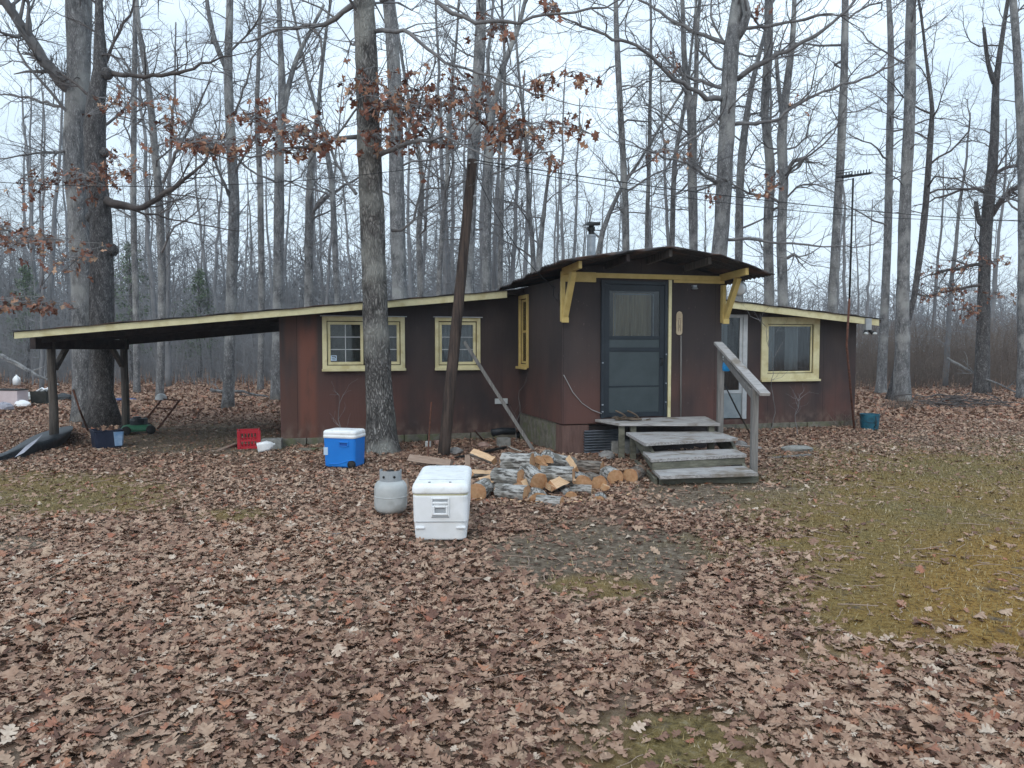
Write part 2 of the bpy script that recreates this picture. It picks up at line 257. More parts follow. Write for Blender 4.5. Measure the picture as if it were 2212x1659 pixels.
def wallmat():
    m = bpy.data.materials.new('brown_painted_siding'); m.use_nodes = True; t = m.node_tree; N = t.nodes; L = t.links; b = N['Principled BSDF']
    b.inputs['Roughness'].default_value = .72; b.inputs['Specular IOR Level'].default_value = .25
    tc = N.new('ShaderNodeTexCoord'); sx = N.new('ShaderNodeSeparateXYZ'); L.new(tc.outputs['Object'], sx.inputs[0])
    def noise(scale, st=(1, 1, 1), det=5):
        mp = N.new('ShaderNodeMapping'); mp.inputs['Scale'].default_value = st; L.new(tc.outputs['Object'], mp.inputs[0])
        n = N.new('ShaderNodeTexNoise'); n.inputs['Scale'].default_value = scale; n.inputs['Detail'].default_value = det; L.new(mp.outputs[0], n.inputs['Vector']); return n.outputs['Fac']
    def mr(inp, a, b_, c=0, d=1):
        n = N.new('ShaderNodeMapRange'); n.interpolation_type = 'SMOOTHSTEP'; n.inputs[1].default_value = a; n.inputs[2].default_value = b_; n.inputs[3].default_value = c; n.inputs[4].default_value = d; L.new(inp, n.inputs[0]); return n.outputs[0]
    def mth(op, a, b_):
        n = N.new('ShaderNodeMath'); n.operation = op
        for i, q in enumerate((a, b_)):
            if isinstance(q, (int, float)): n.inputs[i].default_value = q
            else: L.new(q, n.inputs[i])
        return n.outputs[0]
    def mix(f, a, b_):
        n = N.new('ShaderNodeMix'); n.data_type = 'RGBA'; L.new(f, n.inputs[0])
        for i, q in ((6, a), (7, b_)):
            if isinstance(q, tuple): n.inputs[i].default_value = (*q, 1)
            else: L.new(q, n.inputs[i])
        return n.outputs[2]
    base = mix(mr(noise(1.6, (1, 1, .5)), .35, .65), (.034, .028, .029), (.054, .041, .039))
    # worn, redder paint low on the boards
    low = mth('MULTIPLY', mr(sx.outputs['Z'], 1.6, .55), mr(noise(.9, (1, 1, .6), 4), .33, .6))
    c = mix(mth('MULTIPLY', low, .85), base, (.118, .056, .046))
    # the bleached red panel at the left corner
    pan = mth('MULTIPLY', mr(sx.outputs['X'], -3.36, -3.30, 1, 0), mr(noise(1.7, (3, 1, .35)), .34, .52))
    c = mix(mth('MULTIPLY', pan, .8), c, (.092, .046, .036))
    strp = mth('MULTIPLY', mth('MULTIPLY', mr(sx.outputs['X'], -3.40, -3.30, 1, 0), mr(sx.outputs['X'], -3.66, -3.56)), mth('MULTIPLY', mr(sx.outputs['Z'], 1.98, 1.75), mr(noise(2.2, (2, 1, .6)), .30, .5)))
    c = mix(mth('MULTIPLY', strp, .75), c, (.17, .068, .048))
    st = mr(noise(9, (1, 1, .06)), .55, .75, 0, .45)
    c = mix(st, c, (.038, .026, .028))
    fr = mth('FRACT', mth('DIVIDE', mth('ADD', sx.outputs['X'], 10.96), 1.22), 0)
    jt = mr(mth('ABSOLUTE', mth('SUBTRACT', fr, .5), 0), .4955, .4975)
    c = mix(mth('MULTIPLY', jt, .75), c, (.012, .009, .009))
    sp_ = mth('MULTIPLY', mr(sx.outputs['Z'], .42, .14), mr(noise(7, (1, 1, .7), 8), .42, .66, 0, .7))
    c = mix(sp_, c, (.17, .125, .10))
    ch = mr(noise(38, (1, 1, .5), 3), .70, .74, 0, .5); c = mix(ch, c, (.16, .125, .11))
    L.new(c, b.inputs['Base Color'])
    bp = N.new('ShaderNodeBump'); bp.inputs['Strength'].default_value = .35; bp.inputs['Distance'].default_value = .01; L.new(noise(26, (1, 1, .12), 4), bp.inputs['Height']); L.new(bp.outputs[0], b.inputs['Normal'])
    return m
M['wall'] = wallmat()
# ------------------------------------------------------------ ground
def proj(x, y, z=0.0):
    c, s = math.cos(PITCH), math.sin(PITCH); yc = y * c + (z - CH) * s; zc = -y * s + (z - CH) * c
    yc = np.maximum(yc, .1); return CX + F * x / yc, CY - F * zc / yc
HA = R(16); O = Vector((.11, 13.2, 0)); HS = Vector((math.cos(HA), math.sin(HA), 0)); HN = Vector((math.sin(HA), -math.cos(HA), 0))
def gz(x, y):
    return .018 * np.sin(x * .9 + 1.3) * np.cos(y * .7) + .012 * np.sin(x * 2.3 + y * 1.7) + .008 * np.sin(x * 5.1 - y * 3.9)
def vnoise(x, y, seed=0):
    xi = np.floor(x).astype(int); yi = np.floor(y).astype(int); fx = x - xi; fy = y - yi; fx = fx * fx * (3 - 2 * fx); fy = fy * fy * (3 - 2 * fy)
    def h(a, b): n = np.sin(a * 127.1 + b * 311.7 + seed * 74.7) * 43758.5453; return n - np.floor(n)
    return (h(xi, yi) * (1 - fx) + h(xi + 1, yi) * fx) * (1 - fy) + (h(xi, yi + 1) * (1 - fx) + h(xi + 1, yi + 1) * fx) * fy
def fbm(x, y, seed=0): return (vnoise(x, y, seed) * .5 + vnoise(x * 2.1, y * 2.1, seed + 1) * .3 + vnoise(x * 4.3, y * 4.3, seed + 2) * .2)
# bare places in the litter: centre and half-size in photo pixels on the ground, strength, kind
PATCH = [(2080, 1215, 450, 205, 1.0, 'm'), (1830, 1125, 190, 70, .85, 'm'), (2160, 1060, 400, 95, .93, 'm'), (1800, 1105, 230, 62, .7, 'm'), (1880, 1400, 190, 75, .62, 'm'), (1470, 1640, 260, 110, .93, 'm'), (1330, 1560, 110, 60, .7, 'd'),
         (1320, 1215, 240, 78, .97, 'd'), (1690, 1078, 330, 40, .95, 'd'), (1290, 1262, 120, 24, .75, 'm'), (2060, 975, 330, 48, .62, 'd'), (1970, 1010, 260, 40, .6, 'm'),
         (120, 1065, 260, 46, .85, 'm'), (20, 1180, 95, 24, .9, 'd'), (500, 1112, 95, 14, .85, 'm'), (690, 1285, 140, 36, .62, 'd'), (330, 1600, 130, 60, .6, 'd'), (20, 1650, 60, 30, .8, 'd'),
         (430, 950, 235, 34, 1.0, 'd'), (950, 1160, 90, 28, .75, 'd'), (1810, 1010, 170, 46, .65, 'd'), (1530, 1052, 150, 22, .95, 'd')]
def patches(x, y):
    px, py = proj(x, y); n = (fbm(x * 1.3, y * 1.3, 3) - .5) * 1.5 + (fbm(x * 5, y * 5, 9) - .5) * .8
    mo = np.zeros_like(x); di = np.zeros_like(x)
    for cx, cy, rx, ry, st, k in PATCH:
        rx *= 1.12; ry *= 1.12; d = np.sqrt(((px - cx) / rx) ** 2 + ((py - cy) / ry) ** 2) + n * .55
        a = np.clip((1.20 - d) / .5, 0, 1) * st
        if k == 'm': mo = np.maximum(mo, a)
        else: di = np.maximum(di, a)
    return mo, di
def axis(near, far, step):
    a = list(np.arange(-near, near + .01, step)); k = step; v = near
    while v < far: k *= 1.35; v += k; a.append(v); a.insert(0, -v)
    return np.array(a)
gx = axis(14, 150, .14); gy0 = list(np.arange(0, 26, .14)); k = .14; v = 26
while v < 150: k *= 1.3; v += k; gy0.append(v)
v = 0; k = .14
while v > -25: k *= 1.6; v -= k; gy0.insert(0, v)
gy = np.array(gy0); XX, YY = np.meshgrid(gx, gy); nx_, ny_ = len(gx), len(gy)
fade = np.clip((40 - np.hypot(XX, YY)) / 15, 0, 1); ZZ = gz(XX, YY) * fade
me = bpy.data.meshes.new('ground'); vv = np.stack([XX, YY, ZZ], -1).reshape(-1, 3)
ii = np.arange(nx_ * ny_).reshape(ny_, nx_); q = np.stack([ii[:-1, :-1], ii[:-1, 1:], ii[1:, 1:], ii[1:, :-1]], -1).reshape(-1, 4)
def npmesh(me, vv, q, tint=None, col=None):
    n = q.shape[1]; me.vertices.add(len(vv)); me.vertices.foreach_set('co', vv.astype(np.float32).ravel()); me.loops.add(q.size); me.loops.foreach_set('vertex_index', q.astype(np.int32).ravel())
    me.polygons.add(len(q)); me.polygons.foreach_set('loop_start', np.arange(0, q.size, n, dtype=np.int32))
    if tint is not None: a = me.attributes.new('tint', 'FLOAT', 'POINT'); a.data.foreach_set('value', tint.astype(np.float32).ravel())
    if col is not None: a = me.attributes.new('cover', 'FLOAT_COLOR', 'POINT'); a.data.foreach_set('color', col.astype(np.float32).ravel())
    me.polygons.foreach_set('use_smooth', np.ones(len(q), bool)); me.update(calc_edges=True); me.validate()
mo, di = patches(XX.ravel(), YY.ravel()); inf = YY.ravel() > 1.5; mo = mo * inf; di = di * inf
px_, py_ = proj(XX.ravel(), YY.ravel()); oc = np.clip(1.35 - np.sqrt(((px_ - 2230) / 420) ** 2 + ((py_ - 1290) / 190) ** 2) + (fbm(XX.ravel(), YY.ravel(), 44) - .5) * 1.2, 0, 1) * inf
npmesh(me, vv, q, col=np.stack([mo, di, oc, mo * 0 + 1], -1))
def groundmat():
    m = bpy.data.materials.new('leafy_soil'); m.use_nodes = True; t = m.node_tree; N = t.nodes; L = t.links; b = N['Principled BSDF']; b.inputs['Roughness'].default_value = .95; b.inputs['Specular IOR Level'].default_value = .15
    tc = N.new('ShaderNodeTexCoord'); at = N.new('ShaderNodeAttribute'); at.attribute_name = 'cover'; sp = N.new('ShaderNodeSeparateColor'); L.new(at.outputs['Color'], sp.inputs[0])
    def noise(s, d=6):
        n = N.new('ShaderNodeTexNoise'); n.inputs['Scale'].default_value = s; n.inputs['Detail'].default_value = d; n.inputs['Roughness'].default_value = .7; L.new(tc.outputs['Object'], n.inputs['Vector']); return n.outputs['Fac']
    def ramp(f, st):
        r = N.new('ShaderNodeValToRGB'); e = r.color_ramp.elements; e[0].position = st[0][0]; e[0].color = (*st[0][1], 1); e[1].position = st[-1][0]; e[1].color = (*st[-1][1], 1)
        for p, c in st[1:-1]: x = e.new(p); x.color = (*c, 1)
        L.new(f, r.inputs['Fac']); return r.outputs['Color']
    def mix(f, a, b_):
        n = N.new('ShaderNodeMix'); n.data_type = 'RGBA'; L.new(f, n.inputs[0]); L.new(a, n.inputs[6]); L.new(b_, n.inputs[7]); return n.outputs[2]
    vo = N.new('ShaderNodeTexVoronoi'); vo.inputs['Scale'].default_value = 9; L.new(tc.outputs['Object'], vo.inputs['Vector'])
    vs = N.new('ShaderNodeSeparateColor'); L.new(vo.outputs['Color'], vs.inputs[0])
    leaf = ramp(vs.outputs[0], [(0, (.17, .10, .07)), (.35, (.25, .155, .11)), (.7, (.32, .21, .15)), (1, (.38, .27, .20))])
    soil = ramp(noise(16, 10), [(.34, (.06, .042, .03)), (.46, (.15, .115, .085)), (.54, (.20, .16, .115)), (.66, (.36, .30, .24))])
    m1 = ramp(noise(26, 9), [(.34, (.055, .045, .022)), (.46, (.18, .14, .052)), (.54, (.26, .20, .078)), (.66, (.36, .30, .18))])
    m2 = ramp(noise(30, 9), [(.34, (.10, .06, .022)), (.46, (.29, .165, .045)), (.54, (.39, .235, .066)), (.66, (.44, .31, .13))])
    px = N.new('ShaderNodeSeparateXYZ'); L.new(tc.outputs['Object'], px.inputs[0])
    n9 = noise(.55, 3); r9 = N.new('ShaderNodeValToRGB'); r9.color_ramp.elements[0].position = .44; r9.color_ramp.elements[1].position = .60; L.new(n9, r9.inputs['Fac'])
    oc = N.new('ShaderNodeMath'); oc.operation = 'MAXIMUM'; o2 = N.new('ShaderNodeMath'); o2.operation = 'MULTIPLY'; o2.inputs[1].default_value = .45; L.new(r9.outputs['Color'], o2.inputs[0]); L.new(o2.outputs[0], oc.inputs[0]); L.new(sp.outputs[2], oc.inputs[1])
    moss = mix(oc.outputs[0], m1, m2)
    c = mix(sp.outputs[1], leaf, soil); c = mix(sp.outputs[0], c, moss); 
    n7 = noise(3.5, 5); r7 = N.new('ShaderNodeValToRGB'); r7.color_ramp.elements[0].position = .58; r7.color_ramp.elements[1].position = .68; L.new(n7, r7.inputs['Fac'])
    mm = N.new('ShaderNodeMath'); mm.operation = 'MULTIPLY'; L.new(r7.outputs['Color'], mm.inputs[0]); L.new(sp.outputs[0], mm.inputs[1])
    c = mix(mm.outputs[0], c, soil)
    L.new(c, b.inputs['Base Color']); bp = N.new('ShaderNodeBump'); bp.inputs['Strength'].default_value = 1; bp.inputs['Distance'].default_value = .05; L.new(noise(34, 9), bp.inputs['Height']); L.new(bp.outputs[0], b.inputs['Normal']); return m
me.materials.append(groundmat()); go = bpy.data.objects.new('ground', me); COL.objects.link(go); struct(go)
# ------------------------------------------------------------ fallen leaves (loose litter that nobody could count)
rs = np.random.RandomState(5)
def leaf_template(full):
    if full:
        u = np.array([0, .10, .17, .25, .32, .41, .50, .57, .66, .75, .81, .90, 1.]); wv = np.array([.012, .025, .14, .17, .07, .27, .30, .10, .27, .26, .09, .12, .0]); sh = np.array([0, 0, .04, .05, 0, .03, .06, 0, .03, .07, 0, .02, 0])
    else:
        u = np.array([0, .2, .38, .58, .72, 1.]); wv = np.array([.02, .20, .08, .33, .14, 0.]); sh = np.array([0, .04, 0, .06, 0, 0])
    n = len(u); c = np.stack([u, u * 0], -1); l = np.stack([u + sh, wv], -1); r = np.stack([u + sh, -wv], -1)
    P = np.concatenate([c, l, r]); qs = []
    for i in range(n - 1): qs += [(i, i + 1, n + i + 1, n + i), (i, 2 * n + i, 2 * n + i + 1, i + 1)]
    return P, np.array(qs)
def scatter_leaves(name, pos, size, full, tint, tilt=.35, lift=.0, rot=None, matn='leaf', parent=None, nrm=None):
    P, qs = leaf_template(full); n = len(pos); K = len(P)
    L = size[:, None]; u = P[None, :, 0] - .5; wv = P[None, :, 1] * rs.uniform(.85, 1.35, (n, 1)) + u * 0
    curl = rs.uniform(-.9, 1.2, (n, 1)); bend = rs.uniform(-.4, .7, (n, 1)); bow = rs.uniform(-.35, .35, (n, 1))
    lx = u * L; ly = (wv + bow * (u ** 2 - .1)) * L; lz = (curl * wv ** 2 * 2.2 + bend * u ** 2 + rs.uniform(-.05, .05, (n, K))) * L * .8
    yaw = rs.uniform(0, 2 * np.pi, n) if rot is None else rot; a = rs.normal(0, tilt, n); b_ = rs.normal(0, tilt, n)
    ca, sa, cb, sb = np.cos(a)[:, None], np.sin(a)[:, None], np.cos(b_)[:, None], np.sin(b_)[:, None]
    y1 = ly * ca - lz * sa; z1 = ly * sa + lz * ca; x1 = lx * cb + z1 * sb; z2 = -lx * sb + z1 * cb
    cy, sy = np.cos(yaw)[:, None], np.sin(yaw)[:, None]; X = x1 * cy - y1 * sy; Y = x1 * sy + y1 * cy
    if lift is not None: z2 = z2 - z2.min(1, keepdims=True) * .8
    vv = np.stack([X + pos[:, 0:1], Y + pos[:, 1:2], z2 + pos[:, 2:3]], -1).reshape(-1, 3)
    q = (qs[None] + (np.arange(n) * K)[:, None, None]).reshape(-1, 4); me = bpy.data.meshes.new(name)
    npmesh(me, vv, q, tint=np.repeat(tint, K)); me.materials.append(M[matn]); o = bpy.data.objects.new(name, me); COL.objects.link(o)
    if parent is not None: o.parent = parent
    return o
def inhouse(x, y):
    dx, dy = x - O.x, y - O.y; s = dx * HS.x + dy * HS.y; n = dx * HN.x + dy * HN.y
    return ((s > -3.95) & (s < 6.9) & (n < .02) & (n > -4.5)) | ((s > 0) & (s < 2.57) & (n < 2.22) & (n > -1))
def field(y0, y1, dens, pw=1.0):
    A = .72 * (y1 ** 2 - y0 ** 2) + .8 * (y1 - y0); n = int(A * dens); y = np.sqrt(rs.uniform(y0 ** 2, y1 ** 2, n)); x = rs.uniform(-1, 1, n) * (.70 * y + .6)
    mo, di = patches(x, y); bare = np.maximum(mo, di * .97); p = (1 - bare) ** pw + .032 * (bare > .2) - .004 * (mo > .3)
    pile = .75 + .5 * fbm(x * .8, y * .8, 21)
    keep = (rs.uniform(0, 1, n) < p * np.clip(pile, 0, 1)) & ~inhouse(x, y); x, y = x[keep], y[keep]
    m = np.clip(1 - bare[keep], 0, 1); z = gz(x, y) * np.clip((40 - np.hypot(x, y)) / 15, 0, 1) + rs.uniform(0, .022, len(x)) * m
    tn = np.clip(.5 + (fbm(x * .6, y * .6, 31) - .5) * .5 + rs.normal(0, .27, len(x)), 0, 1)
    return np.stack([x, y, z], -1), tn, m
p_, t_, m_ = field(2.3, 6.8, 1800)
a = scatter_leaves('leaf_litter', p_, np.clip(.052 * np.exp(rs.normal(0, .34, len(p_))), .022, .115), True, t_, .22); struct(a, 'stuff')
p_, t_, m_ = field(6.8, 16.5, 620)
a = scatter_leaves('leaf_litter', p_, rs.uniform(.045, .092, len(p_)), False, t_, .24); struct(a, 'stuff')
p_, t_, m_ = field(16.5, 38, 150)
a = scatter_leaves('leaf_litter', p_, rs.uniform(.08, .17, len(p_)), False, t_ * .9, .3); struct(a, 'stuff')
n = 26000; y = np.sqrt(rs.uniform(2.4 ** 2, 15 ** 2, n)); x = rs.uniform(-1, 1, n) * (.7 * y + .5); mo, di = patches(x, y)      # crumbs of leaf in the bare places
k_ = (rs.uniform(0, 1, n) < np.maximum(mo * .14, di * .55) * (.3 + fbm(x * 2, y * 2, 5))) & ~inhouse(x, y); x, y = x[k_], y[k_]
a = scatter_leaves('leaf_litter', np.stack([x, y, gz(x, y)], -1), rs.uniform(.012, .05, len(x)), False, rs.uniform(.1, .9, len(x)), .2); struct(a, 'stuff')
# grass and moss tufts in the bare places, small dead twigs
n = 230000; y = np.sqrt(rs.uniform(2.4 ** 2, 16 ** 2, n)); x = rs.uniform(-1, 1, n) * (.7 * y + .5); mo, di = patches(x, y)
k_ = (rs.uniform(0, 1, n) < (mo * .9 + di * .16)) & ~inhouse(x, y); x, y = x[k_], y[k_]; n = len(x)
h = rs.uniform(.006, .03, n) * (1 + y * .03) * np.where(rs.uniform(0, 1, n) < .06, 2.0, 1); yaw = rs.uniform(0, 6.28, n); le = rs.uniform(.3, 1.6, n)
b0 = np.stack([x, y, gz(x, y) - .002], -1); dv = np.stack([np.cos(yaw), np.sin(yaw), yaw * 0], -1); pv = np.stack([-np.sin(yaw), np.cos(yaw), yaw * 0], -1) * (.0022 * (1 + y * .06))[:, None]
tp = b0 + dv * (h * le)[:, None] + np.array([0, 0, 1]) * h[:, None]
vv = np.stack([b0 - pv, b0 + pv, tp], 1).reshape(-1, 3); q = np.arange(n * 3).reshape(-1, 3); me = bpy.data.meshes.new('grass')
npmesh(me, vv, q, tint=np.repeat(rs.uniform(0, 1, n), 3)); me.materials.append(M['grass']); o = bpy.data.objects.new('grass', me); COL.objects.link(o); struct(o, 'stuff')
tb = MB()
for i in range(900):
    y = math.sqrt(rnd.uniform(2.4 ** 2, 15 ** 2)); x = rnd.uniform(-.7, .7) * y; a = rnd.uniform(0, 6.28); L = rnd.uniform(.05, .28); z = float(gz(x, y)) + rnd.uniform(.004, .03)
    if inhouse(np.array([x]), np.array([y]))[0]: continue
    pts = [(x + math.cos(a) * L * t + rnd.uniform(-.01, .01), y + math.sin(a) * L * t + rnd.uniform(-.01, .01), z + rnd.uniform(0, .012)) for t in (0, .35, .7, 1)]
    tb.tube(pts, rnd.uniform(.0015, .004), 4)
struct(tb.build('twig_litter', M['oldwood']), 'stuff')
# ------------------------------------------------------------ trees
UP = Vector((0, 0, 1))
def branch(mb, p, d, L, r, lvl, rg, wig=.28, up=.10, nodes=None, dens=1.0, rmin=.0035):
    step = .32 if lvl >= 2 else (.22 if lvl == 1 else .17)
    n = max(3, min(14, int(L / step))); sl_ = L / n; px, py, pz = p; dx, dy, dz = d; pts = [(px, py, pz)]; dirs = [(dx, dy, dz)]
    for i in range(n):
        dx += rg.gauss(0, wig); dy += rg.gauss(0, wig); dz += rg.gauss(0, wig) * .8 + up
        l = math.sqrt(dx * dx + dy * dy + dz * dz) or 1; dx /= l; dy /= l; dz /= l
        px += dx * sl_; py += dy * sl_; pz += dz * sl_; pts.append((px, py, pz)); dirs.append((dx, dy, dz))
    rad = [max(rmin * .7, r * (1 - .8 * i / n)) for i in range(n + 1)]
    mb.tube(pts, rad, 5 if r > .03 else 3, cap=False)
    if nodes is not None and lvl <= 1: nodes.append(pts[-1])
    if lvl > 0:
        nc = int((L * (2.5 if lvl >= 2 else 4.2) + 1.5) * dens)
        for c in range(nc):
            t = rg.uniform(.18, .98); i = min(n - 1, int(t * n)); a = pts[i]; b_ = pts[i + 1]; f = t * n - i
            q = (a[0] + (b_[0] - a[0]) * f, a[1] + (b_[1] - a[1]) * f, a[2] + (b_[2] - a[2]) * f)
            ang = rg.uniform(.45, 1.15); th = rg.uniform(0, 6.283); bd = Vector(dirs[i]); s1 = bd.orthogonal().normalized(); s2 = bd.cross(s1)
            nd = bd * math.cos(ang) + (s1 * math.cos(th) + s2 * math.sin(th)) * math.sin(ang)
            branch(mb, q, tuple(nd), max(.18, L * rg.uniform(.28, .55) * (1.15 - .5 * t)), max(rmin, rad[i] * rg.uniform(.4, .65)), lvl - 1, rg, wig * 1.05, up, nodes, dens, rmin)
def interp(pts, z):
    for i in range(len(pts) - 1):
        if pts[i][0][2] <= z <= pts[i + 1][0][2]:
            f = (z - pts[i][0][2]) / max(1e-6, pts[i + 1][0][2] - pts[i][0][2]); return pts[i][0].lerp(pts[i + 1][0], f), pts[i][1] * (1 - f) + pts[i + 1][1] * f
    return pts[-1]
def trunk_path(px, Y, top, gnd=0.0):
    """px: [(px,py,width)...] from low to high; returns [(Vector, radius)] from ground to top"""
    P = [(W(a, b, Y), c / F * Y / 2) for a, b, c in px]
    p0, r0 = P[0]
    if p0.z > .1:
        d = (P[1][0] - p0) / max(.1, (P[1][0].z - p0.z)); P.insert(0, (p0 - d * (p0.z + .05), r0 * 1.05))
    else: P[0] = (Vector((p0.x, p0.y, -.05)), r0)
    pe, re = P[-1]; d = P[-1][0] - P[-2][0]; d.normalize(); k = 0
    while pe.z < top:
        k += 1; d = (d + Vector((rnd.uniform(-.06, .06), rnd.uniform(-.06, .06), .05))).normalized(); pe = pe + d * 1.2; re = max(.02, re * .86); P.append((pe, re))
    return P
def smooth_path(P, step):
    out = []
    for i in range(len(P) - 1):
        L = (P[i + 1][0] - P[i][0]).length; n = max(1, int(L / step)); p0 = P[max(0, i - 1)]; p1 = P[i]; p2 = P[i + 1]; p3 = P[min(len(P) - 1, i + 2)]
        for k in range(n):
            t = k / n; t2 = t * t; t3 = t2 * t
            q = .5 * ((2 * p1[0]) + (-p0[0] + p2[0]) * t + (2 * p0[0] - 5 * p1[0] + 4 * p2[0] - p3[0]) * t2 + (-p0[0] + 3 * p1[0] - 3 * p2[0] + p3[0]) * t3)
            out.append((q, p1[1] * (1 - t) + p2[1] * t))
    out.append(P[-1]); return out
def clump_leaves(name, nodes, per, rad, size, parent, matn='hangleaf', flat=.8):
    n = len(nodes) * per; c = np.repeat(np.array(nodes), per, 0); c = c + rs.normal(0, 1, (n, 3)) * np.array([rad, rad, rad * .6])
    return scatter_leaves(name, c, rs.uniform(size * .7, size * 1.25, n), False, rs.uniform(0, 1, n), .9, None, None, matn, parent)
def tree(px, Y, label, top=13, zmin=2.4, nb=26, lim=(), group=None, bk='bark_light', tw='twig', seed=0, blen=(1.0, 3.2), fine=False, lvl=2, leaves=0, flare=1.35, dens=1.0, burls=(), name='bare_tree', forks=(), cat='tree', rough=.05):
    rg = random.Random(seed * 13 + 5); P = trunk_path(px, Y, top); base = P[0][0].copy(); base.z = 0
    t = thing(name, base, label, cat, group); SP = smooth_path(P, .14 if fine else .45)
    def loc(v): return Vector(v) - base
    tm = MB(); pts = []; rad = []
    for p, r in SP:
        fl = 1 + (flare - 1) * math.exp(-max(0, p.z) / .22); pts.append(tuple(loc(p) + Vector((rg.uniform(-1, 1), rg.uniform(-1, 1), 0)) * r * .035)); rad.append(r * fl * (1 + rg.uniform(-1, 1) * .02))
    tm.tube(pts, rad, 22 if fine else 12, rough=rough if not fine else .045, rg=rg)
    for (bx, by, br) in burls:
        c = loc(W(bx, by, Y)); c.y -= br * .2; tm.lathe([(br * math.cos(a), br * math.sin(a)) for a in (-1.5, -1, -.5, 0, .5, 1, 1.5)], c, 9)
    cm = MB(); nodes = []
    for f in forks:      # second stems that fork off the trunk
        FP = smooth_path([(W(a, b, Y + dy), c / F * Y / 2) for a, b, c, dy in f], .3); tm.tube([tuple(loc(p)) for p, r in FP], [r for p, r in FP], 9, rough=.05, rg=rg)
        for j in range(int(len(FP) * .9)):
            i = rg.randrange(1, len(FP)); th = rg.uniform(0, 6.28); branch(cm, tuple(loc(FP[i][0])), (math.cos(th), math.sin(th), rg.uniform(.1, .9)), rg.uniform(.6, 1.6), FP[i][1] * .35, 1, rg, nodes=None, dens=dens)
    tm.build('trunk', M[bk], t, smooth=not fine)
    for l in lim:       # limbs seen in the photo: [(px,py,width,dy)...]
        LP = smooth_path([(W(a, b, Y + dy), c / F * Y / 2 * .9) for a, b, c, dy in l], .16); LP = [(p + Vector((rg.gauss(0, .018), rg.gauss(0, .02), rg.gauss(0, .018))) * (0 if i == 0 else 1), r_ * rg.uniform(.9, 1.12)) for i, (p, r_) in enumerate(LP)]; cm.tube([tuple(loc(p)) for p, r in LP], [r for p, r in LP], 7, rough=.06, rg=rg)
        ln = sum((LP[i + 1][0] - LP[i][0]).length for i in range(len(LP) - 1))
        for j in range(int(ln * 4.2 * dens) + 3):
            i = rg.randrange(max(1, len(LP) // 5), len(LP) - 1); d = (LP[i + 1][0] - LP[i][0]).normalized(); a = rg.uniform(.5, 1.2); th = rg.uniform(0, 6.28); s1 = d.orthogonal().normalized(); s2 = d.cross(s1)
            nd = d * math.cos(a) + (s1 * math.cos(th) + s2 * math.sin(th)) * math.sin(a); branch(cm, tuple(loc(LP[i][0])), tuple(nd), rg.uniform(.5, 1.5), max(.005, LP[i][1] * .45), 1, rg, nodes=None, dens=dens)
        p = LP[-1][0]; d = (LP[-1][0] - LP[-3][0]).normalized(); branch(cm, tuple(loc(p)), tuple(d), 1.2, LP[-1][1], 1, rg, dens=dens)
    for i in range(nb):
        z = zmin + (top - zmin) * (i + rg.random()) / nb; p, r = interp(P, z); th = rg.uniform(0, 6.28); hi = (z - zmin) / (top - zmin)
        L = rg.uniform(*blen) * (1 - .35 * hi); e = rg.uniform(.05, .75) + .5 * hi
        nod = nodes if leaves and rg.random() < .5 else None
        branch(cm, tuple(loc(p)), (math.cos(th), math.sin(th), e), L, min(r * .5, .009 + L * .009), lvl, rg, nodes=nod, dens=dens * 1.4, wig=.32, up=.07)
    cm.build('crown', M[tw], t, smooth=True)
    if leaves and nodes:
        rg.shuffle(nodes); clump_leaves('leaves', nodes[:leaves], 5, .09, .12, t)
    return t
def bunch(parent, spots, Y, rng, sz=.145, tw='twig'):
    spots = [(a, b, c, d, int(e * 1.0)) for a, b, c, d, e in spots]
    """dead leaves still hanging on twigs: spots = [(px,py,rx,ry,count)]"""
    base = parent.location; pos = []
    for cx, cy, rx, ry, n in spots:
        c = W(cx, cy, Y) - base; pts = []; mb = MB()
        for j in range(n):
            g = (rng.gauss(0, .5), rng.gauss(0, .5)); p = W(cx + g[0] * rx, cy + g[1] * ry, Y + rng.gauss(0, .35)) - base; pts.append(tuple(p))
        for j in range(0, n, 5):
            a = Vector(pts[j]); k_ = [pts[(j + m) % n] for m in range(5)]
            for b_ in k_:
                b_ = Vector(b_); mid = a.lerp(b_, .5) + Vector((0, 0, .05)); mb.tube([tuple(a), tuple(mid), tuple(b_)], .005, 3, cap=False)
            mb.tube([tuple(c), tuple(c.lerp(a, .5) + Vector((0, 0, .04))), tuple(a)], [.009, .008, .006], 3, cap=False)
            for b_ in k_:
                for m in range(2): pos.append(tuple(Vector(b_) + Vector((rng.gauss(0, .035), rng.gauss(0, .035), rng.gauss(-.03, .03)))))
        mb.build('twig_spray', M[tw], parent)
    pos = np.array(pos); n = len(pos); scatter_leaves('leaves', pos, rs.uniform(sz * .6, sz * 1.1, n), False, rs.uniform(0, 1, n), .95, None, None, 'hangleaf', parent)
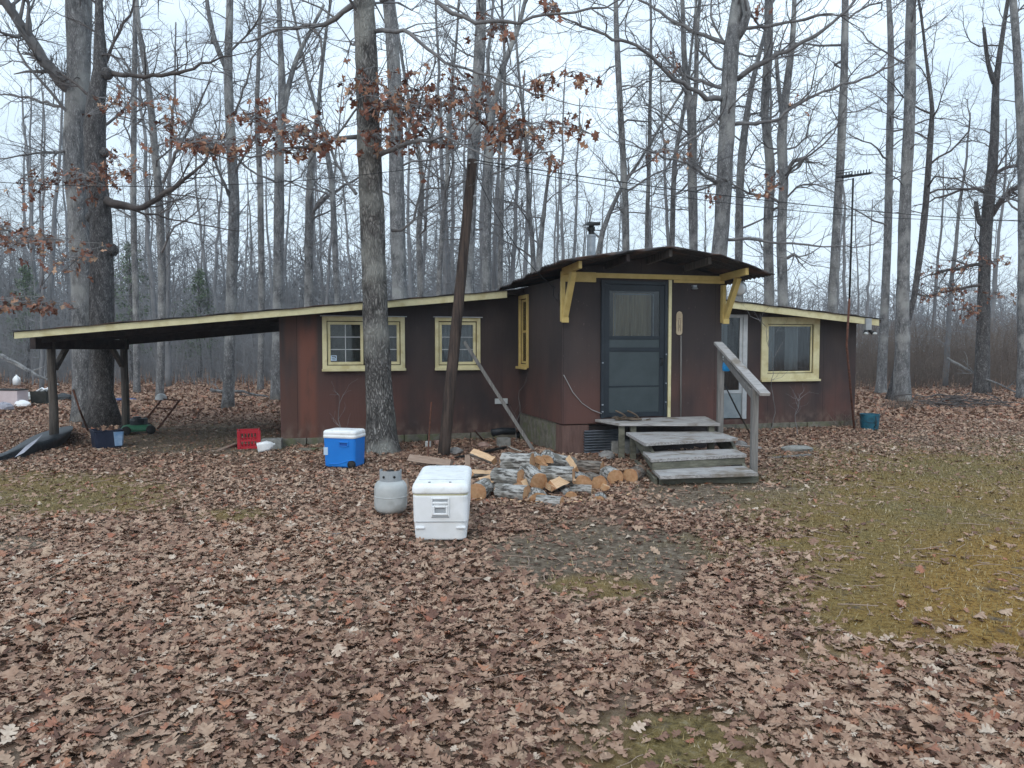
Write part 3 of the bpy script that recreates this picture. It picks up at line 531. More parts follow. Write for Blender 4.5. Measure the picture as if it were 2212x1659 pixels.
oak = tree([(826, 985, 70), (822, 900, 60), (814, 760, 55), (810, 640, 52), (803, 460, 51), (797, 300, 50), (792, 150, 47), (786, 0, 44)], 11.4, 'thick furrowed oak standing in front of the paired yellow window beside the blue cooler', top=11, zmin=5.6, nb=16, bk='bark', seed=1, fine=True, flare=1.25, name='oak_tree', blen=(1, 2.6),
    lim=[[(766, 8, 15, 0), (740, 25, 12, .1), (700, 50, 11, .2), (640, 60, 8, .4), (600, 63, 6, .5), (560, 85, 5, .6), (505, 96, 3.5, .7)],
         [(670, 54, 6, .3), (690, 82, 6, .3), (699, 120, 5, .2), (690, 150, 3, .1)],
         [(808, 68, 12, 0), (850, 70, 10, -.3), (886, 73, 9, -.5), (905, 95, 8, -.6), (940, 122, 7, -.7), (1000, 146, 6, -.8), (1060, 164, 5, -.9), (1120, 190, 4, -1), (1180, 205, 3, -1)],
         [(803, 342, 13, -.05), (850, 320, 11, -.4), (880, 311, 9, -.6), (930, 303, 7, -.8), (958, 297, 6, -.9), (1000, 318, 4, -1.0), (1060, 335, 3, -1.1), (1130, 345, 3, -1.1), (1200, 330, 2.5, -1.2)],
         [(772, 296, 11, 0), (725, 299, 8, -.1), (680, 312, 6, -.2), (620, 315, 6, -.3), (575, 332, 5, -.4), (545, 340, 4, -.5), (490, 338, 3, -.5), (430, 322, 2.5, -.6)],
         [(722, 298, 6, -.1), (738, 272, 5, 0), (765, 240, 5, 0)],
         [(845, 498, 8, .3), (868, 494, 7, .3), (890, 472, 6, .3), (905, 435, 5, .3), (915, 395, 4, .3), (925, 340, 3, .3)],
         [(822, 2, 12, -.1), (850, -20, 10, -.2), (900, -50, 8, -.4)],
         [(940, 0, 10, -.8), (975, 28, 9, -.8), (1030, 46, 8, -.9), (1090, 48, 8, -1), (1150, 40, 6, -1), (1240, 28, 5, -1), (1330, 5, 4, -1)]], dens=.85)
rg_ = random.Random(3)
bunch(oak, [(800, 195, 60, 40, 40), (850, 235, 80, 60, 70), (905, 230, 50, 70, 40), (820, 300, 50, 40, 25), (560, 250, 70, 40, 35), (640, 290, 80, 35, 45), (690, 305, 50, 30, 25), (480, 315, 90, 22, 45), (410, 305, 60, 18, 22), (980, 215, 60, 60, 35), (1040, 220, 50, 60, 30),
            (1080, 285, 60, 50, 35), (1130, 300, 70, 40, 28), (1200, 275, 60, 35, 18), (1190, 345, 40, 20, 8), (1170, 185, 60, 25, 18), (1240, 170, 60, 18, 12), (1250, 265, 25, 40, 8), (1075, 60, 50, 40, 16), (1190, 15, 30, 25, 8), (930, 290, 90, 50, 25), (610, 330, 60, 20, 14)], 11.0, rg_)
tree([(858, 760, 34), (862, 640, 33), (857, 400, 32), (853, 200, 30), (845, 60, 27), (838, 0, 24)], 16.5, 'grey trunk standing right behind the thick furrowed oak, half hidden by it', seed=2, top=14, zmin=4.2, nb=16)
tL = tree([(225, 920, 62), (221, 850, 50), (220, 700, 47), (221, 560, 45), (218, 470, 44), (204, 350, 44), (203, 275, 42), (208, 220, 36), (217, 150, 28), (215, 60, 18), (213, -20, 14)], 15.0, 'gnarled dark trunk with burls rising behind the carport', seed=3, top=13, zmin=5.5, nb=14, bk='bark_dark', tw='twig_dark', flare=1.4, fine=False, name='oak_tree', rough=.08,
    burls=[(200, 470, .12), (243, 540, .13), (232, 590, .12), (218, 430, .15), (232, 160, .12), (226, 330, .1)],
    lim=[[(238, 158, 13, 0), (262, 161, 11, -.1), (300, 163, 10, -.2), (350, 160, 9, -.3), (400, 152, 8, -.4), (450, 132, 5, -.5), (500, 120, 3, -.6)],
         [(222, 430, 22, 0), (245, 436, 18, -.1), (290, 451, 15, -.2), (325, 438, 13, -.3), (355, 418, 11, -.4), (400, 388, 8, -.5), (440, 352, 6, -.6), (460, 300, 3, -.6)],
         [(235, 445, 7, .1), (290, 455, 6, .3), (340, 466, 5, .5), (420, 480, 4, .8), (510, 500, 2.5, 1)],
         [(226, 140, 8, .1), (245, 90, 7, .2), (268, 50, 6, .3), (290, 0, 4, .4)]])
bunch(tL, [(250, 225, 60, 30, 20), (365, 262, 40, 25, 14), (340, 215, 40, 15, 8), (215, 385, 50, 40, 35), (160, 385, 70, 40, 30), (70, 395, 60, 40, 18), (240, 350, 40, 40, 14), (60, 520, 110, 22, 60), (10, 500, 60, 25, 30), (140, 560, 90, 50, 30), (50, 655, 90, 20, 40), (100, 665, 60, 14, 18), (280, 360, 30, 20, 6)], 14.0, rg_, sz=.15)
tree([(182, 905, 52), (182, 760, 46), (178, 600, 45), (168, 450, 42), (161, 300, 42), (171, 150, 44), (170, 0, 52)], 15.9, 'thick pale grey trunk with one great limb to the left, behind the carport', flare=1.1, seed=4, top=13, zmin=5.5, nb=16, bk='bark_light', tw='twig', name='oak_tree',
    lim=[[(176, 205, 32, 0), (150, 185, 30, -.1), (112, 150, 28, -.3), (78, 108, 26, -.5), (55, 70, 24, -.6), (30, 30, 22, -.8), (0, -15, 20, -1), (-40, -60, 16, -1)], [(75, 100, 6, -.4), (62, 50, 6, -.3), (70, 10, 5, -.2)], [(165, 240, 8, 0), (90, 220, 6, .3), (0, 200, 4, .6)], [(160, 330, 8, 0), (80, 330, 5, -.5), (0, 345, 3, -1)]])
tree([(492, 888, 24), (498, 700, 23), (503, 560, 23), (506, 440, 22), (499, 300, 20), (493, 160, 18), (497, 0, 14)], 18.8, 'straight grey trunk seen through the carport opening with pale bark at its foot', seed=5, top=15, zmin=4, nb=22,
    forks=[[(490, 150, 12, 0), (472, 110, 11, .1), (457, 60, 10, .2), (447, 0, 8, .3), (440, -60, 6, .3)]], lim=[[(500, 430, 7, 0), (478, 380, 6, -.3), (440, 300, 5, -.5), (400, 270, 4, -.6)], [(508, 250, 6, 0), (530, 180, 5, -.3), (550, 120, 4, -.3)]])
tree([(598, 900, 24), (600, 640, 21), (603, 480, 22), (603, 330, 20), (610, 220, 18), (606, 100, 12), (602, 0, 9)], 22, 'forking grey trunk behind the left end of the cabin wall', seed=6, top=16, zmin=4.5, nb=22,
    forks=[[(606, 300, 13, 0), (618, 210, 12, 0), (640, 130, 10, .1), (672, 65, 8, .2), (700, 10, 6, .2)]])
tree([(345, 880, 16), (350, 640, 16), (346, 480, 17), (335, 330, 15), (322, 200, 13), (300, 60, 10), (295, 0, 8)], 22, 'slim trunk bending left above the middle of the carport roof', seed=7, top=15, zmin=4, nb=20, tw='twig',
    lim=[[(352, 395, 8, 0), (385, 320, 7, -.3), (410, 270, 6, -.4), (440, 205, 5, -.5)]])
tree([(296, 860, 13), (293, 640, 13), (288, 450, 12), (290, 200, 11), (292, 0, 8)], 25, 'thin trunk rising over the carport just right of the gnarled dark trunk', seed=8, top=16, zmin=4, nb=20)
tree([(668, 880, 20), (667, 640, 20), (668, 480, 18), (672, 350, 14), (685, 250, 9)], 25, 'grey trunk above the cabin roof left of the thick oak', seed=9, top=15, zmin=4, nb=20, lim=[[(670, 470, 9, 0), (700, 430, 8, -.3), (745, 400, 6, -.5)]])
tree([(563, 880, 13), (565, 640, 14), (562, 400, 13), (555, 250, 10), (560, 100, 8)], 27, 'slim straight trunk between two thicker trunks over the carport roof', seed=10, top=16, zmin=5, nb=20)
tree([(735, 840, 13), (728, 640, 13), (718, 420, 12), (705, 320, 10), (690, 260, 8)], 24, 'slim trunk curving left behind the thick oak', seed=11, top=12, zmin=4, nb=18, lim=[[(770, 420, 8, -.2), (735, 370, 7, 0), (715, 320, 6, .1)]])
tree([(1040, 900, 24), (1050, 620, 20), (1052, 480, 19), (1056, 350, 17), (1062, 250, 15), (1085, 150, 12), (1120, 60, 9), (1135, 0, 8)], 21, 'grey trunk just right of the leaning pole, curving right near the top', seed=12, top=14, zmin=4.6, nb=20)
tree([(1010, 900, 27), (1012, 560, 26), (1018, 400, 25), (1025, 300, 25), (1034, 150, 24), (1040, 0, 21)], 17.5, 'trunk rising straight behind the top of the leaning pole', seed=13, top=14, zmin=5.2, nb=18, bk='bark_light')
tree([(1082, 880, 12), (1080, 640, 12), (1083, 450, 11), (1088, 330, 9), (1090, 180, 7)], 24, 'thin trunk between the leaning pole and the stove pipe', seed=14, top=14, zmin=4.5, nb=20)
t8 = tree([(1548, 900, 38), (1553, 560, 33), (1560, 480, 33), (1567, 340, 34), (1574, 200, 33), (1580, 100, 32), (1592, 20, 28)], 18.5, 'big spreading tree with long crooked limbs rising behind the entry roof', seed=15, top=14, zmin=6.5, nb=12, name='oak_tree', bk='bark_light', tw='twig',
    forks=[[(1584, 90, 22, 0), (1605, 60, 20, -.1), (1614, 30, 18, -.2), (1604, -20, 14, -.2)]],
    lim=[[(1562, 212, 13, 0), (1530, 210, 12, -.3), (1506, 200, 11, -.4), (1485, 187, 10, -.5), (1445, 160, 9, -.8), (1415, 130, 8, -1), (1376, 100, 7, -1.2), (1306, 75, 6, -1.4), (1230, 45, 4, -1.6)],
         [(1562, 190, 9, 0), (1515, 176, 8, .3), (1470, 160, 7, .6)],
         [(1592, 172, 14, 0), (1630, 145, 12, -.3), (1700, 110, 10, -.6), (1780, 65, 8, -.9), (1815, 32, 7, -1), (1850, -5, 5, -1)],
         [(1566, 93, 10, 0), (1506, 70, 9, .3), (1456, 45, 8, .5), (1406, 10, 6, .8)],
         [(1595, 62, 8, 0), (1640, 58, 8, -.3), (1700, 50, 7, -.5), (1770, 32, 6, -.8)],
         [(1556, 250, 8, 0), (1530, 275, 7, -.3), (1500, 300, 6, -.5), (1465, 315, 4, -.6)],
         [(1560, 268, 9, .3), (1600, 268, 9, -.1), (1665, 262, 7, -.4), (1710, 235, 7, -.6), (1760, 205, 6, -.8), (1815, 185, 6, -.9), (1870, 170, 5, -1), (1940, 135, 3.5, -1.1)],
         [(1548, 395, 8, 0), (1510, 370, 7, -.4), (1470, 350, 5, -.6), (1420, 335, 4, -.8), (1370, 310, 3, -.9)],
         [(1570, 518, 7, 0), (1620, 515, 7, -.3), (1680, 525, 6, -.5), (1760, 530, 4, -.8), (1840, 532, 3, -1)]])
bunch(t8, [(1440, 325, 70, 25, 18), (1640, 400, 50, 30, 14), (1668, 405, 20, 20, 10), (1455, 135, 30, 20, 6), (1535, 430, 20, 20, 8), (1640, 25, 15, 25, 6), (1730, 215, 30, 25, 5)], 17.8, rg_, sz=.15)
tree([(1500, 880, 21), (1498, 530, 19), (1496, 400, 20), (1494, 250, 20), (1486, 200, 16), (1478, 120, 12), (1474, 0, 9)], 22, 'grey trunk left of the big spreading tree above the entry roof', seed=16, top=15, zmin=5, nb=22, forks=[[(1496, 260, 12, 0), (1504, 180, 10, 0), (1505, 80, 9, .1), (1512, 0, 7, .1)]])
tree([(1356, 880, 15), (1353, 530, 14), (1349, 400, 13), (1341, 250, 13), (1334, 120, 12), (1330, 0, 10)], 22, 'slender straight trunk above the crest of the entry roof', seed=17, top=15, zmin=5, nb=24)
tree([(1395, 860, 10), (1397, 530, 9), (1402, 350, 9), (1406, 120, 6)], 24, 'very thin stem right of the crest of the entry roof', seed=18, top=14, zmin=5, nb=20)
tree([(1450, 860, 13), (1452, 520, 12), (1458, 350, 11), (1470, 280, 8)], 24, 'thin trunk rising out of the entry roof right of its crest', seed=19, top=13, zmin=5, nb=20)
tree([(1597, 880, 20), (1596, 560, 17), (1598, 420, 17), (1603, 330, 17), (1610, 270, 14), (1625, 180, 11), (1650, 80, 8)], 21, 'forked slim trunk just right of the big spreading tree', seed=20, top=14, zmin=4.5, nb=18)
tree([(1662, 880, 24), (1661, 640, 22), (1659, 500, 20), (1664, 350, 20), (1652, 250, 17), (1659, 120, 19), (1661, 0, 17)], 19.5, 'grey trunk rising beside the right corner of the entry roof', seed=21, top=15, zmin=4.6, nb=22)
tree([(1690, 880, 24), (1691, 640, 22), (1688, 500, 20), (1693, 400, 20), (1689, 300, 21), (1698, 200, 16), (1712, 90, 12), (1716, 0, 9)], 19.0, 'grey trunk with a broken hooked branch above the right wing', seed=22, top=15, zmin=4.6, nb=20,
    forks=[[(1692, 260, 11, 0), (1682, 190, 9, 0), (1676, 110, 8, 0)]], lim=[[(1698, 370, 9, 0), (1715, 350, 9, 0), (1738, 340, 8, 0), (1748, 350, 4, 0)], [(1700, 558, 8, 0), (1714, 552, 7, 0), (1726, 553, 5, 0)]])
tree([(1792, 900, 22), (1798, 660, 20), (1804, 540, 18), (1812, 400, 17), (1820, 250, 17), (1825, 100, 15), (1826, 0, 14)], 19.5, 'clean straight trunk leaning slightly right beside the antenna mast', seed=23, top=15, zmin=6, nb=16)
tree([(1903, 842, 21), (1912, 640, 17), (1918, 500, 16), (1921, 350, 15), (1924, 200, 14), (1923, 60, 12), (1918, -20, 9)], 25, 'straight trunk behind the far right end of the cabin roof', seed=24, top=17, zmin=5, nb=24)
tree([(1947, 870, 36), (1949, 760, 30), (1951, 600, 25), (1955, 450, 24), (1964, 250, 23), (1967, 100, 21), (1968, 0, 19)], 21.5, 'stout straight trunk with leaf tuft at its foot right of the cabin', seed=25, top=16, zmin=5, nb=20, bk='bark_light', flare=1.25)
tree([(1960, 700, 11), (1975, 640, 12), (1986, 560, 13), (1996, 480, 14), (2003, 400, 12), (2010, 300, 12), (2014, 240, 9), (2000, 120, 6)], 22.2, 'crooked dark stem leaning right against the stout straight trunk', seed=26, top=14, zmin=5, nb=18, bk='bark_dark', tw='twig_dark')
t17 = tree([(2121, 832, 30), (2125, 645, 24), (2130, 500, 24), (2140, 400, 22), (2148, 300, 18), (2152, 180, 13), (2165, 80, 9)], 25, 'tree at the far right with broken stub and rust leaves on low branches', seed=27, top=15, zmin=4.5, nb=20, bk='bark_dark', tw='twig_dark',
    forks=[[(2138, 500, 13, 0), (2116, 480, 11, 0), (2108, 435, 8, 0)], [(2148, 180, 11, 0), (2135, 140, 9, 0), (2125, 60, 7, 0)]],
    lim=[[(2142, 465, 14, 0), (2165, 430, 12, -.3), (2195, 405, 11, -.5), (2240, 390, 9, -.8)], [(2142, 378, 9, 0), (2180, 362, 8, .2), (2225, 345, 6, .3)], [(2122, 570, 9, 0), (2070, 580, 7, -.3), (2020, 590, 4, -.6)], [(2124, 615, 8, 0), (2070, 625, 6, -.3), (1995, 640, 3, -.6)], [(2125, 415, 8, 0), (2090, 408, 6, 0), (2030, 425, 5, 0)]])
bunch(t17, [(2060, 580, 60, 10, 22), (2020, 590, 40, 8, 10), (2070, 625, 60, 14, 26), (2010, 640, 40, 10, 14), (2090, 670, 40, 30, 26), (2150, 560, 40, 14, 16), (2160, 640, 40, 14, 14), (2100, 545, 20, 12, 8)], 24.5, rg_, sz=.16, tw='twig_dark')
tree([(2212, 850, 26), (2211, 700, 22), (2210, 500, 19), (2206, 300, 17), (2196, 100, 15), (2188, 0, 14)], 23, 'trunk at the extreme right edge of the picture', seed=28, top=15, zmin=5, nb=18, bk='bark_light')
tree([(1140, 880, 12), (1148, 640, 11), (1152, 560, 11), (1142, 440, 9), (1140, 380, 8)], 22, 'thin stem left of the stove pipe above the entry roof', seed=29, top=10, zmin=4, nb=16)
tree([(1160, 880, 15), (1163, 600, 14), (1168, 520, 12), (1178, 430, 7)], 20, 'short broken snag left of the stove pipe', seed=30, top=5.6, zmin=4, nb=5)
tree([(1293, 880, 14), (1290, 560, 12), (1302, 500, 11), (1335, 420, 8), (1380, 350, 6)], 22, 'stem curving right just behind the stove pipe', seed=31, top=9, zmin=4.5, nb=16)
tree([(905, 880, 14), (908, 640, 13), (905, 500, 12), (912, 380, 10), (890, 260, 8)], 24, 'slim trunk between the thick oak and the leaning pole', seed=32, top=14, zmin=4.5, nb=20)
tree([(955, 860, 12), (948, 640, 11), (957, 480, 11), (965, 400, 9), (970, 250, 7)], 23, 'thin trunk just left of the leaning pole', seed=33, top=13, zmin=4.5, nb=20)
# trees farther back: seven shapes, copied as things of their own
protos = []
for k in range(7):
    rg = random.Random(100 + k); h = rg.uniform(13, 18); r0 = rg.uniform(.10, .17); x = y = 0.; pts = []; rad = []; z = -.1; lx, ly = rg.uniform(-.04, .04), rg.uniform(-.04, .04)
    while z < h: pts.append((x, y, z)); rad.append(max(.02, r0 * (1 - .8 * z / h))); x += lx + rg.gauss(0, .04); y += ly + rg.gauss(0, .04); z += .7
    t = thing('bare_tree', (0, 0, 0), 'thin bare grey tree standing far back in the woods', 'tree', 'bare trees far back in the woods')
    tm = MB(); tm.tube(pts, rad, 8); tm.build('trunk', M['far'], t, smooth=True); cm = MB()
    for i in range(42):
        zz = 2.5 + (h - 2.8) * (i + rg.random()) / 42; j = min(len(pts) - 1, int(zz / .7)); th = rg.uniform(0, 6.28); L = rg.uniform(.9, 2.9) * (1 - .3 * zz / h)
        branch(cm, pts[j], (math.cos(th), math.sin(th), rg.uniform(.0, .9)), L * 1.15, .009 + L * .008, 2, rg, rmin=.0045, dens=1.0, up=.06)
    cm.build('crown', M['far'], t, smooth=True); protos.append(t)
spots = []; rg = random.Random(77)
for i in range(150):
    Y = rg.uniform(26, 62); u = rg.uniform(-.74, .74)
    if u > .12 and rg.random() < .5: continue
    spots.append((u * Y, Y))
for i, (x, y) in enumerate(spots):
    if i < 7: r = protos[i]
    else:
        s0 = protos[i % 7]; r = s0.copy(); COL.objects.link(r)
        for ch in s0.children: c = ch.copy(); COL.objects.link(c); c.parent = r
    r.location = (x, y, 0); r.rotation_euler = (0, 0, rg.uniform(0, 6.28)); s_ = rg.uniform(.5, 1.1) * (.8 if x / y > .15 else 1); r.scale = (s_, s_, s_)
# undergrowth and the far edge of the wood
def thicket(name, n, fn, hh, rr, sides=3, twg=3, mt='far'):
    mb = MB(); rg = random.Random(len(name) + n)
    for i in range(n):
        x, y = fn(rg); h = rg.uniform(*hh); r = rg.uniform(*rr); lx, ly = rg.gauss(0, .12), rg.gauss(0, .12)
        pts = [(x + lx * h * t + rg.gauss(0, .03) * h * t, y + ly * h * t, h * t - .05) for t in (0, .25, .5, .75, 1)]; mb.tube(pts, [r, r * .9, r * .7, r * .5, r * .25], sides, cap=False)
        for k in range(twg):
            t = rg.uniform(.15, .95); a = rg.uniform(0, 6.28); L = h * rg.uniform(.15, .4); p = (x + lx * h * t, y + ly * h * t, h * t); q = (p[0] + math.cos(a) * L * .7, p[1] + math.sin(a) * L * .7, p[2] + L * rg.uniform(.1, .7)); m = ((p[0] + q[0]) / 2 + rg.gauss(0, .06), (p[1] + q[1]) / 2, (p[2] + q[2]) / 2 + rg.gauss(0, .06)); mb.tube([p, m, q], [r * .5, r * .4, r * .2], 3, cap=False)
    return struct(mb.build(name, M[mt]), 'stuff')
M['brush'] = mat('brown_brush_twigs', (.10, .078, .066), (.185, .15, .125), scale=.6, rough=1, bump=0)
def fL(rg): Y = rg.uniform(30, 48); return rg.uniform(-.75, .22) * Y, Y
def fR(rg): Y = rg.uniform(27, 44); return rg.uniform(.36, .76) * Y, Y
thicket('undergrowth', 5200, fL, (.8, 4.2), (.006, .016), twg=5)
thicket('undergrowth', 3600, fR, (.6, 3.0), (.005, .013), twg=6, mt='brush')
def fF(rg): Y = rg.uniform(60, 95); return rg.uniform(-.8, .8) * Y, Y
def fFL(rg): Y = rg.uniform(48, 75); return rg.uniform(-.8, .0) * Y, Y
thicket('distant_woods', 3000, fF, (3, 8), (.025, .07), twg=12)
thicket('distant_woods', 1500, fFL, (4, 10), (.025, .07), twg=12)
# dark green pines behind the carport
def pine(px, pyb, Y, h, wd, label, seed):
    b0 = W(px, pyb, Y); t = thing('pine_tree', (b0.x, Y, 0), label, 'tree', None); rg = random.Random(seed); tm = MB(); tm.tube([(0, 0, -.1), (.05, 0, h * .5), (0, 0, h)], [.12, .08, .015], 8); tm.build('trunk', M['bark_dark'], t)
    pos = []; cm = MB()
    for i in range(90):
        z = h * (.2 + .8 * (i / 90)); th = rg.uniform(0, 6.28); L = wd * (1.08 - z / h) * rg.uniform(.6, 1.1); p = (0, 0, z); q_ = (math.cos(th) * L, math.sin(th) * L, z + L * rg.uniform(-.1, .25)); cm.tube([p, q_], [.015, .004], 3, cap=False)
        for k in range(26): f = rg.uniform(.2, 1); pos.append((q_[0] * f + rg.gauss(0, .09), q_[1] * f + rg.gauss(0, .09), z + (q_[2] - z) * f + rg.gauss(0, .09)))
    cm.build('branches', M['twig'], t); pos = np.array(pos); n = len(pos); scatter_leaves('crown', pos, rs.uniform(.05, .15, n), False, rs.uniform(0, 1, n), .9, None, None, 'pine', t)
pine(285, 800, 34, 6.0, 2.4, 'green pine behind the carport beside the gnarled dark trunk', 1); pine(432, 800, 36, 5.0, 2.2, 'small green pine showing just over the carport roof', 2)
pine(60, 800, 36, 5.2, 1.9, 'dull green pine at the left edge behind the carport', 3)
# ------------------------------------------------------------ cabin (local x runs along the front wall, local y into the house)
cabin = thing('cabin', O, 'low brown cabin with pale yellow trim, raised entry and roof running out over a carport', 'cabin', rz=HA)
CI = cabin.matrix_basis.inverted()
def rtop(s): return 2.50 + .0995 * (s + .2) if s < 1.14 else 2.736 - .0907 * s     # top of the main roof
def strip(mb, s0, s1, zb, zt, y0=0, y1=.1):
    za = zt if not callable(zt) else zt(s0); zc = zt if not callable(zt) else zt(s1)
    mb.prism([(s0, y0, zb), (s1, y0, zb), (s1, y0, zc), (s0, y0, za)], (0, y1 - y0, 0))
rl = lambda s: rtop(s) - .08
D = 3.9   # depth of the house
wb = MB()
WL1, WL2, WR = (-3.25, -1.94, 1.20, 2.05), (-1.44, -.674, 1.20, 2.05), (4.73, 6.0, .93, 2.12)
def inset(wn, fr): return (wn[0] + fr, wn[1] - fr, wn[2] + fr, wn[3] - fr)
i1, i2, i3 = inset(WL1, .07), inset(WL2, .06), inset(WR, .13)
ZB = .12
for a, b_ in ((-3.9, i1[0]), (i1[1], i2[0]), (i2[1], 0.0)): strip(wb, a, b_, ZB, rl)
for q_ in (i1, i2): strip(wb, q_[0], q_[1], ZB, q_[2]); strip(wb, q_[0], q_[1], q_[3], rl)
strip(wb, 0, 2.57, ZB, 2.3, .04)
DR = (3.55, 4.43, .22, 2.16)
strip(wb, 2.57, DR[0], ZB, rl); strip(wb, DR[0], DR[1], DR[3], rl); strip(wb, DR[0], DR[1], ZB, DR[2]); strip(wb, DR[1], i3[0], ZB, rl)
strip(wb, i3[0], i3[1], ZB, i3[2]); strip(wb, i3[0], i3[1], i3[3], rl); strip(wb, i3[1], 6.86, ZB, rl)
strip(wb, -3.9, 1.14, ZB, rl, D - .1, D); strip(wb, 1.14, 6.86, ZB, rl, D - .1, D)
wb.b2(-3.9, -3.8, .1, D - .1, ZB, rl(-3.9)); wb.b2(6.76, 6.86, .1, D - .1, ZB, rl(6.86))
wb.build('wall', M['wall'], cabin)
fb = MB(); rg = random.Random(4); x = -3.88
while x < 6.8:
    l = rg.uniform(.36, .41)
    fb = MB()
    if not (0 < x + l / 2 < 2.5): fb.box((x + l / 2, .08 + rg.uniform(-.02, .02), .055), (l - .015, .2, .135))
    x += l
    if fb.v: fb.build('foundation_block', M['mossblock'], cabin, bev=.008)
def board(mb, x0, z0, x1, z1, y, th, seed=0): mb.beam((x0, y, z0), (x1, y, z1), th, .1, up=(0, 0, 1))
# main roof slabs with fascia boards
FO = -.35
for a, b_ in ((-7.46, 1.14), (1.14, 7.15)):
    rb = MB(); n = 16
    for k in range(n):
        s0 = a + (b_ - a) * k / n; s1 = a + (b_ - a) * (k + 1) / n; e0 = rtop(s0 + (.001 if a > 0 else 0)); e1 = rtop(s1 - .001)
        j0 = .006 * math.sin(s0 * 3.1); j1 = .006 * math.sin(s1 * 3.1)
        rb.prism([(s0, FO + .03, e0 - .07), (s1, FO + .03, e1 - .07), (s1, FO + .03, e1 - .004 + j1), (s0, FO + .03, e0 - .004 + j0)], (0, D + .5, 0))
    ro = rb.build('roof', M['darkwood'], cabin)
    tb = MB()
    for k in range(n * 3):
        s0 = a + (b_ - a) * k / n / 3; s1 = a + (b_ - a) * (k + 1) / n / 3
        def tz(s): return rtop(min(max(s, a + .001), b_ - .001)) + .012 + .007 * math.sin(s * 9) + .004 * math.sin(s * 31)
        tb.prism([(s0, FO - .035, tz(s0) - .012), (s1, FO - .035, tz(s1) - .012), (s1, FO - .035, tz(s1)), (s0, FO - .035, tz(s0))], (0, D + .6, 0))
    tb.build('roofing', M['roofing'], ro)
fa = MB(); fa.prism([(-7.44, FO - .001, rtop(-7.44) - .095), (-.30, FO - .001, rtop(-.3) - .115), (-.30, FO - .001, rtop(-.3) - .006), (-7.44, FO - .001, rtop(-7.44) - .006)], (0, .028, 0)); fa.build('fascia', M['yellow'], cabin)
fa = MB(); fa.prism([(2.75, FO - .001, rtop(2.75) - .125), (7.08, FO - .001, rtop(7.08) - .13), (7.08, FO - .001, rtop(7.08) - .012), (2.75, FO - .001, rtop(2.75) - .006)], (0, .028, 0)); fa.build('fascia', M['yellow'], cabin)
# carport posts, beams and braces
pA = CI @ Vector((-7.20, 12.1, 0)); pB = CI @ Z(272, 934); dAB = (pB - pA); dAB.z = 0; dn = dAB.normalized()
zA, zB_ = 1.60, 1.60
for p in (pA, pB):
    b = MB(); z1 = rtop(p.x) - .10; off = rnd.uniform(-.02, .02)
    b.tube([(p.x, p.y, -.05), (p.x + .01, p.y, .6), (p.x - .01 + off, p.y, 1.2), (p.x, p.y, z1 - .02)], [.072, .066, .064, .062], 10, rough=.05, rg=rnd); b.build('carport_post', M['postwood'], cabin, smooth=True)
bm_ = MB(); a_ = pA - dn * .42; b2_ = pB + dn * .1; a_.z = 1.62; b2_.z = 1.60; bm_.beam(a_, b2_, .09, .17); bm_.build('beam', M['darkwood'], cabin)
for p, sg in ((pA, 1), (pB, -1)):
    q0 = p + dn * sg * .07; q1 = p + dn * sg * .36; b = MB(); b.beam((q0.x, q0.y, 1.22), (q1.x, q1.y, 1.54), .07, .07); b.build('brace', M['postwood'], cabin)
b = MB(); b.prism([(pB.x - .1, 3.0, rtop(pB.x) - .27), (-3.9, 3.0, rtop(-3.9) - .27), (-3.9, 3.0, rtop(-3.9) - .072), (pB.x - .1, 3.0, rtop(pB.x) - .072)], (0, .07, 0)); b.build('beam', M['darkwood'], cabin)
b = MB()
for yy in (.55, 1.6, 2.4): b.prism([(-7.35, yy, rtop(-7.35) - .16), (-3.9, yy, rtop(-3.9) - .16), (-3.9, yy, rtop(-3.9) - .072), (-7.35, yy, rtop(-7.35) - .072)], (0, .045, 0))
b.build('rafter', M['darkwood'], cabin)
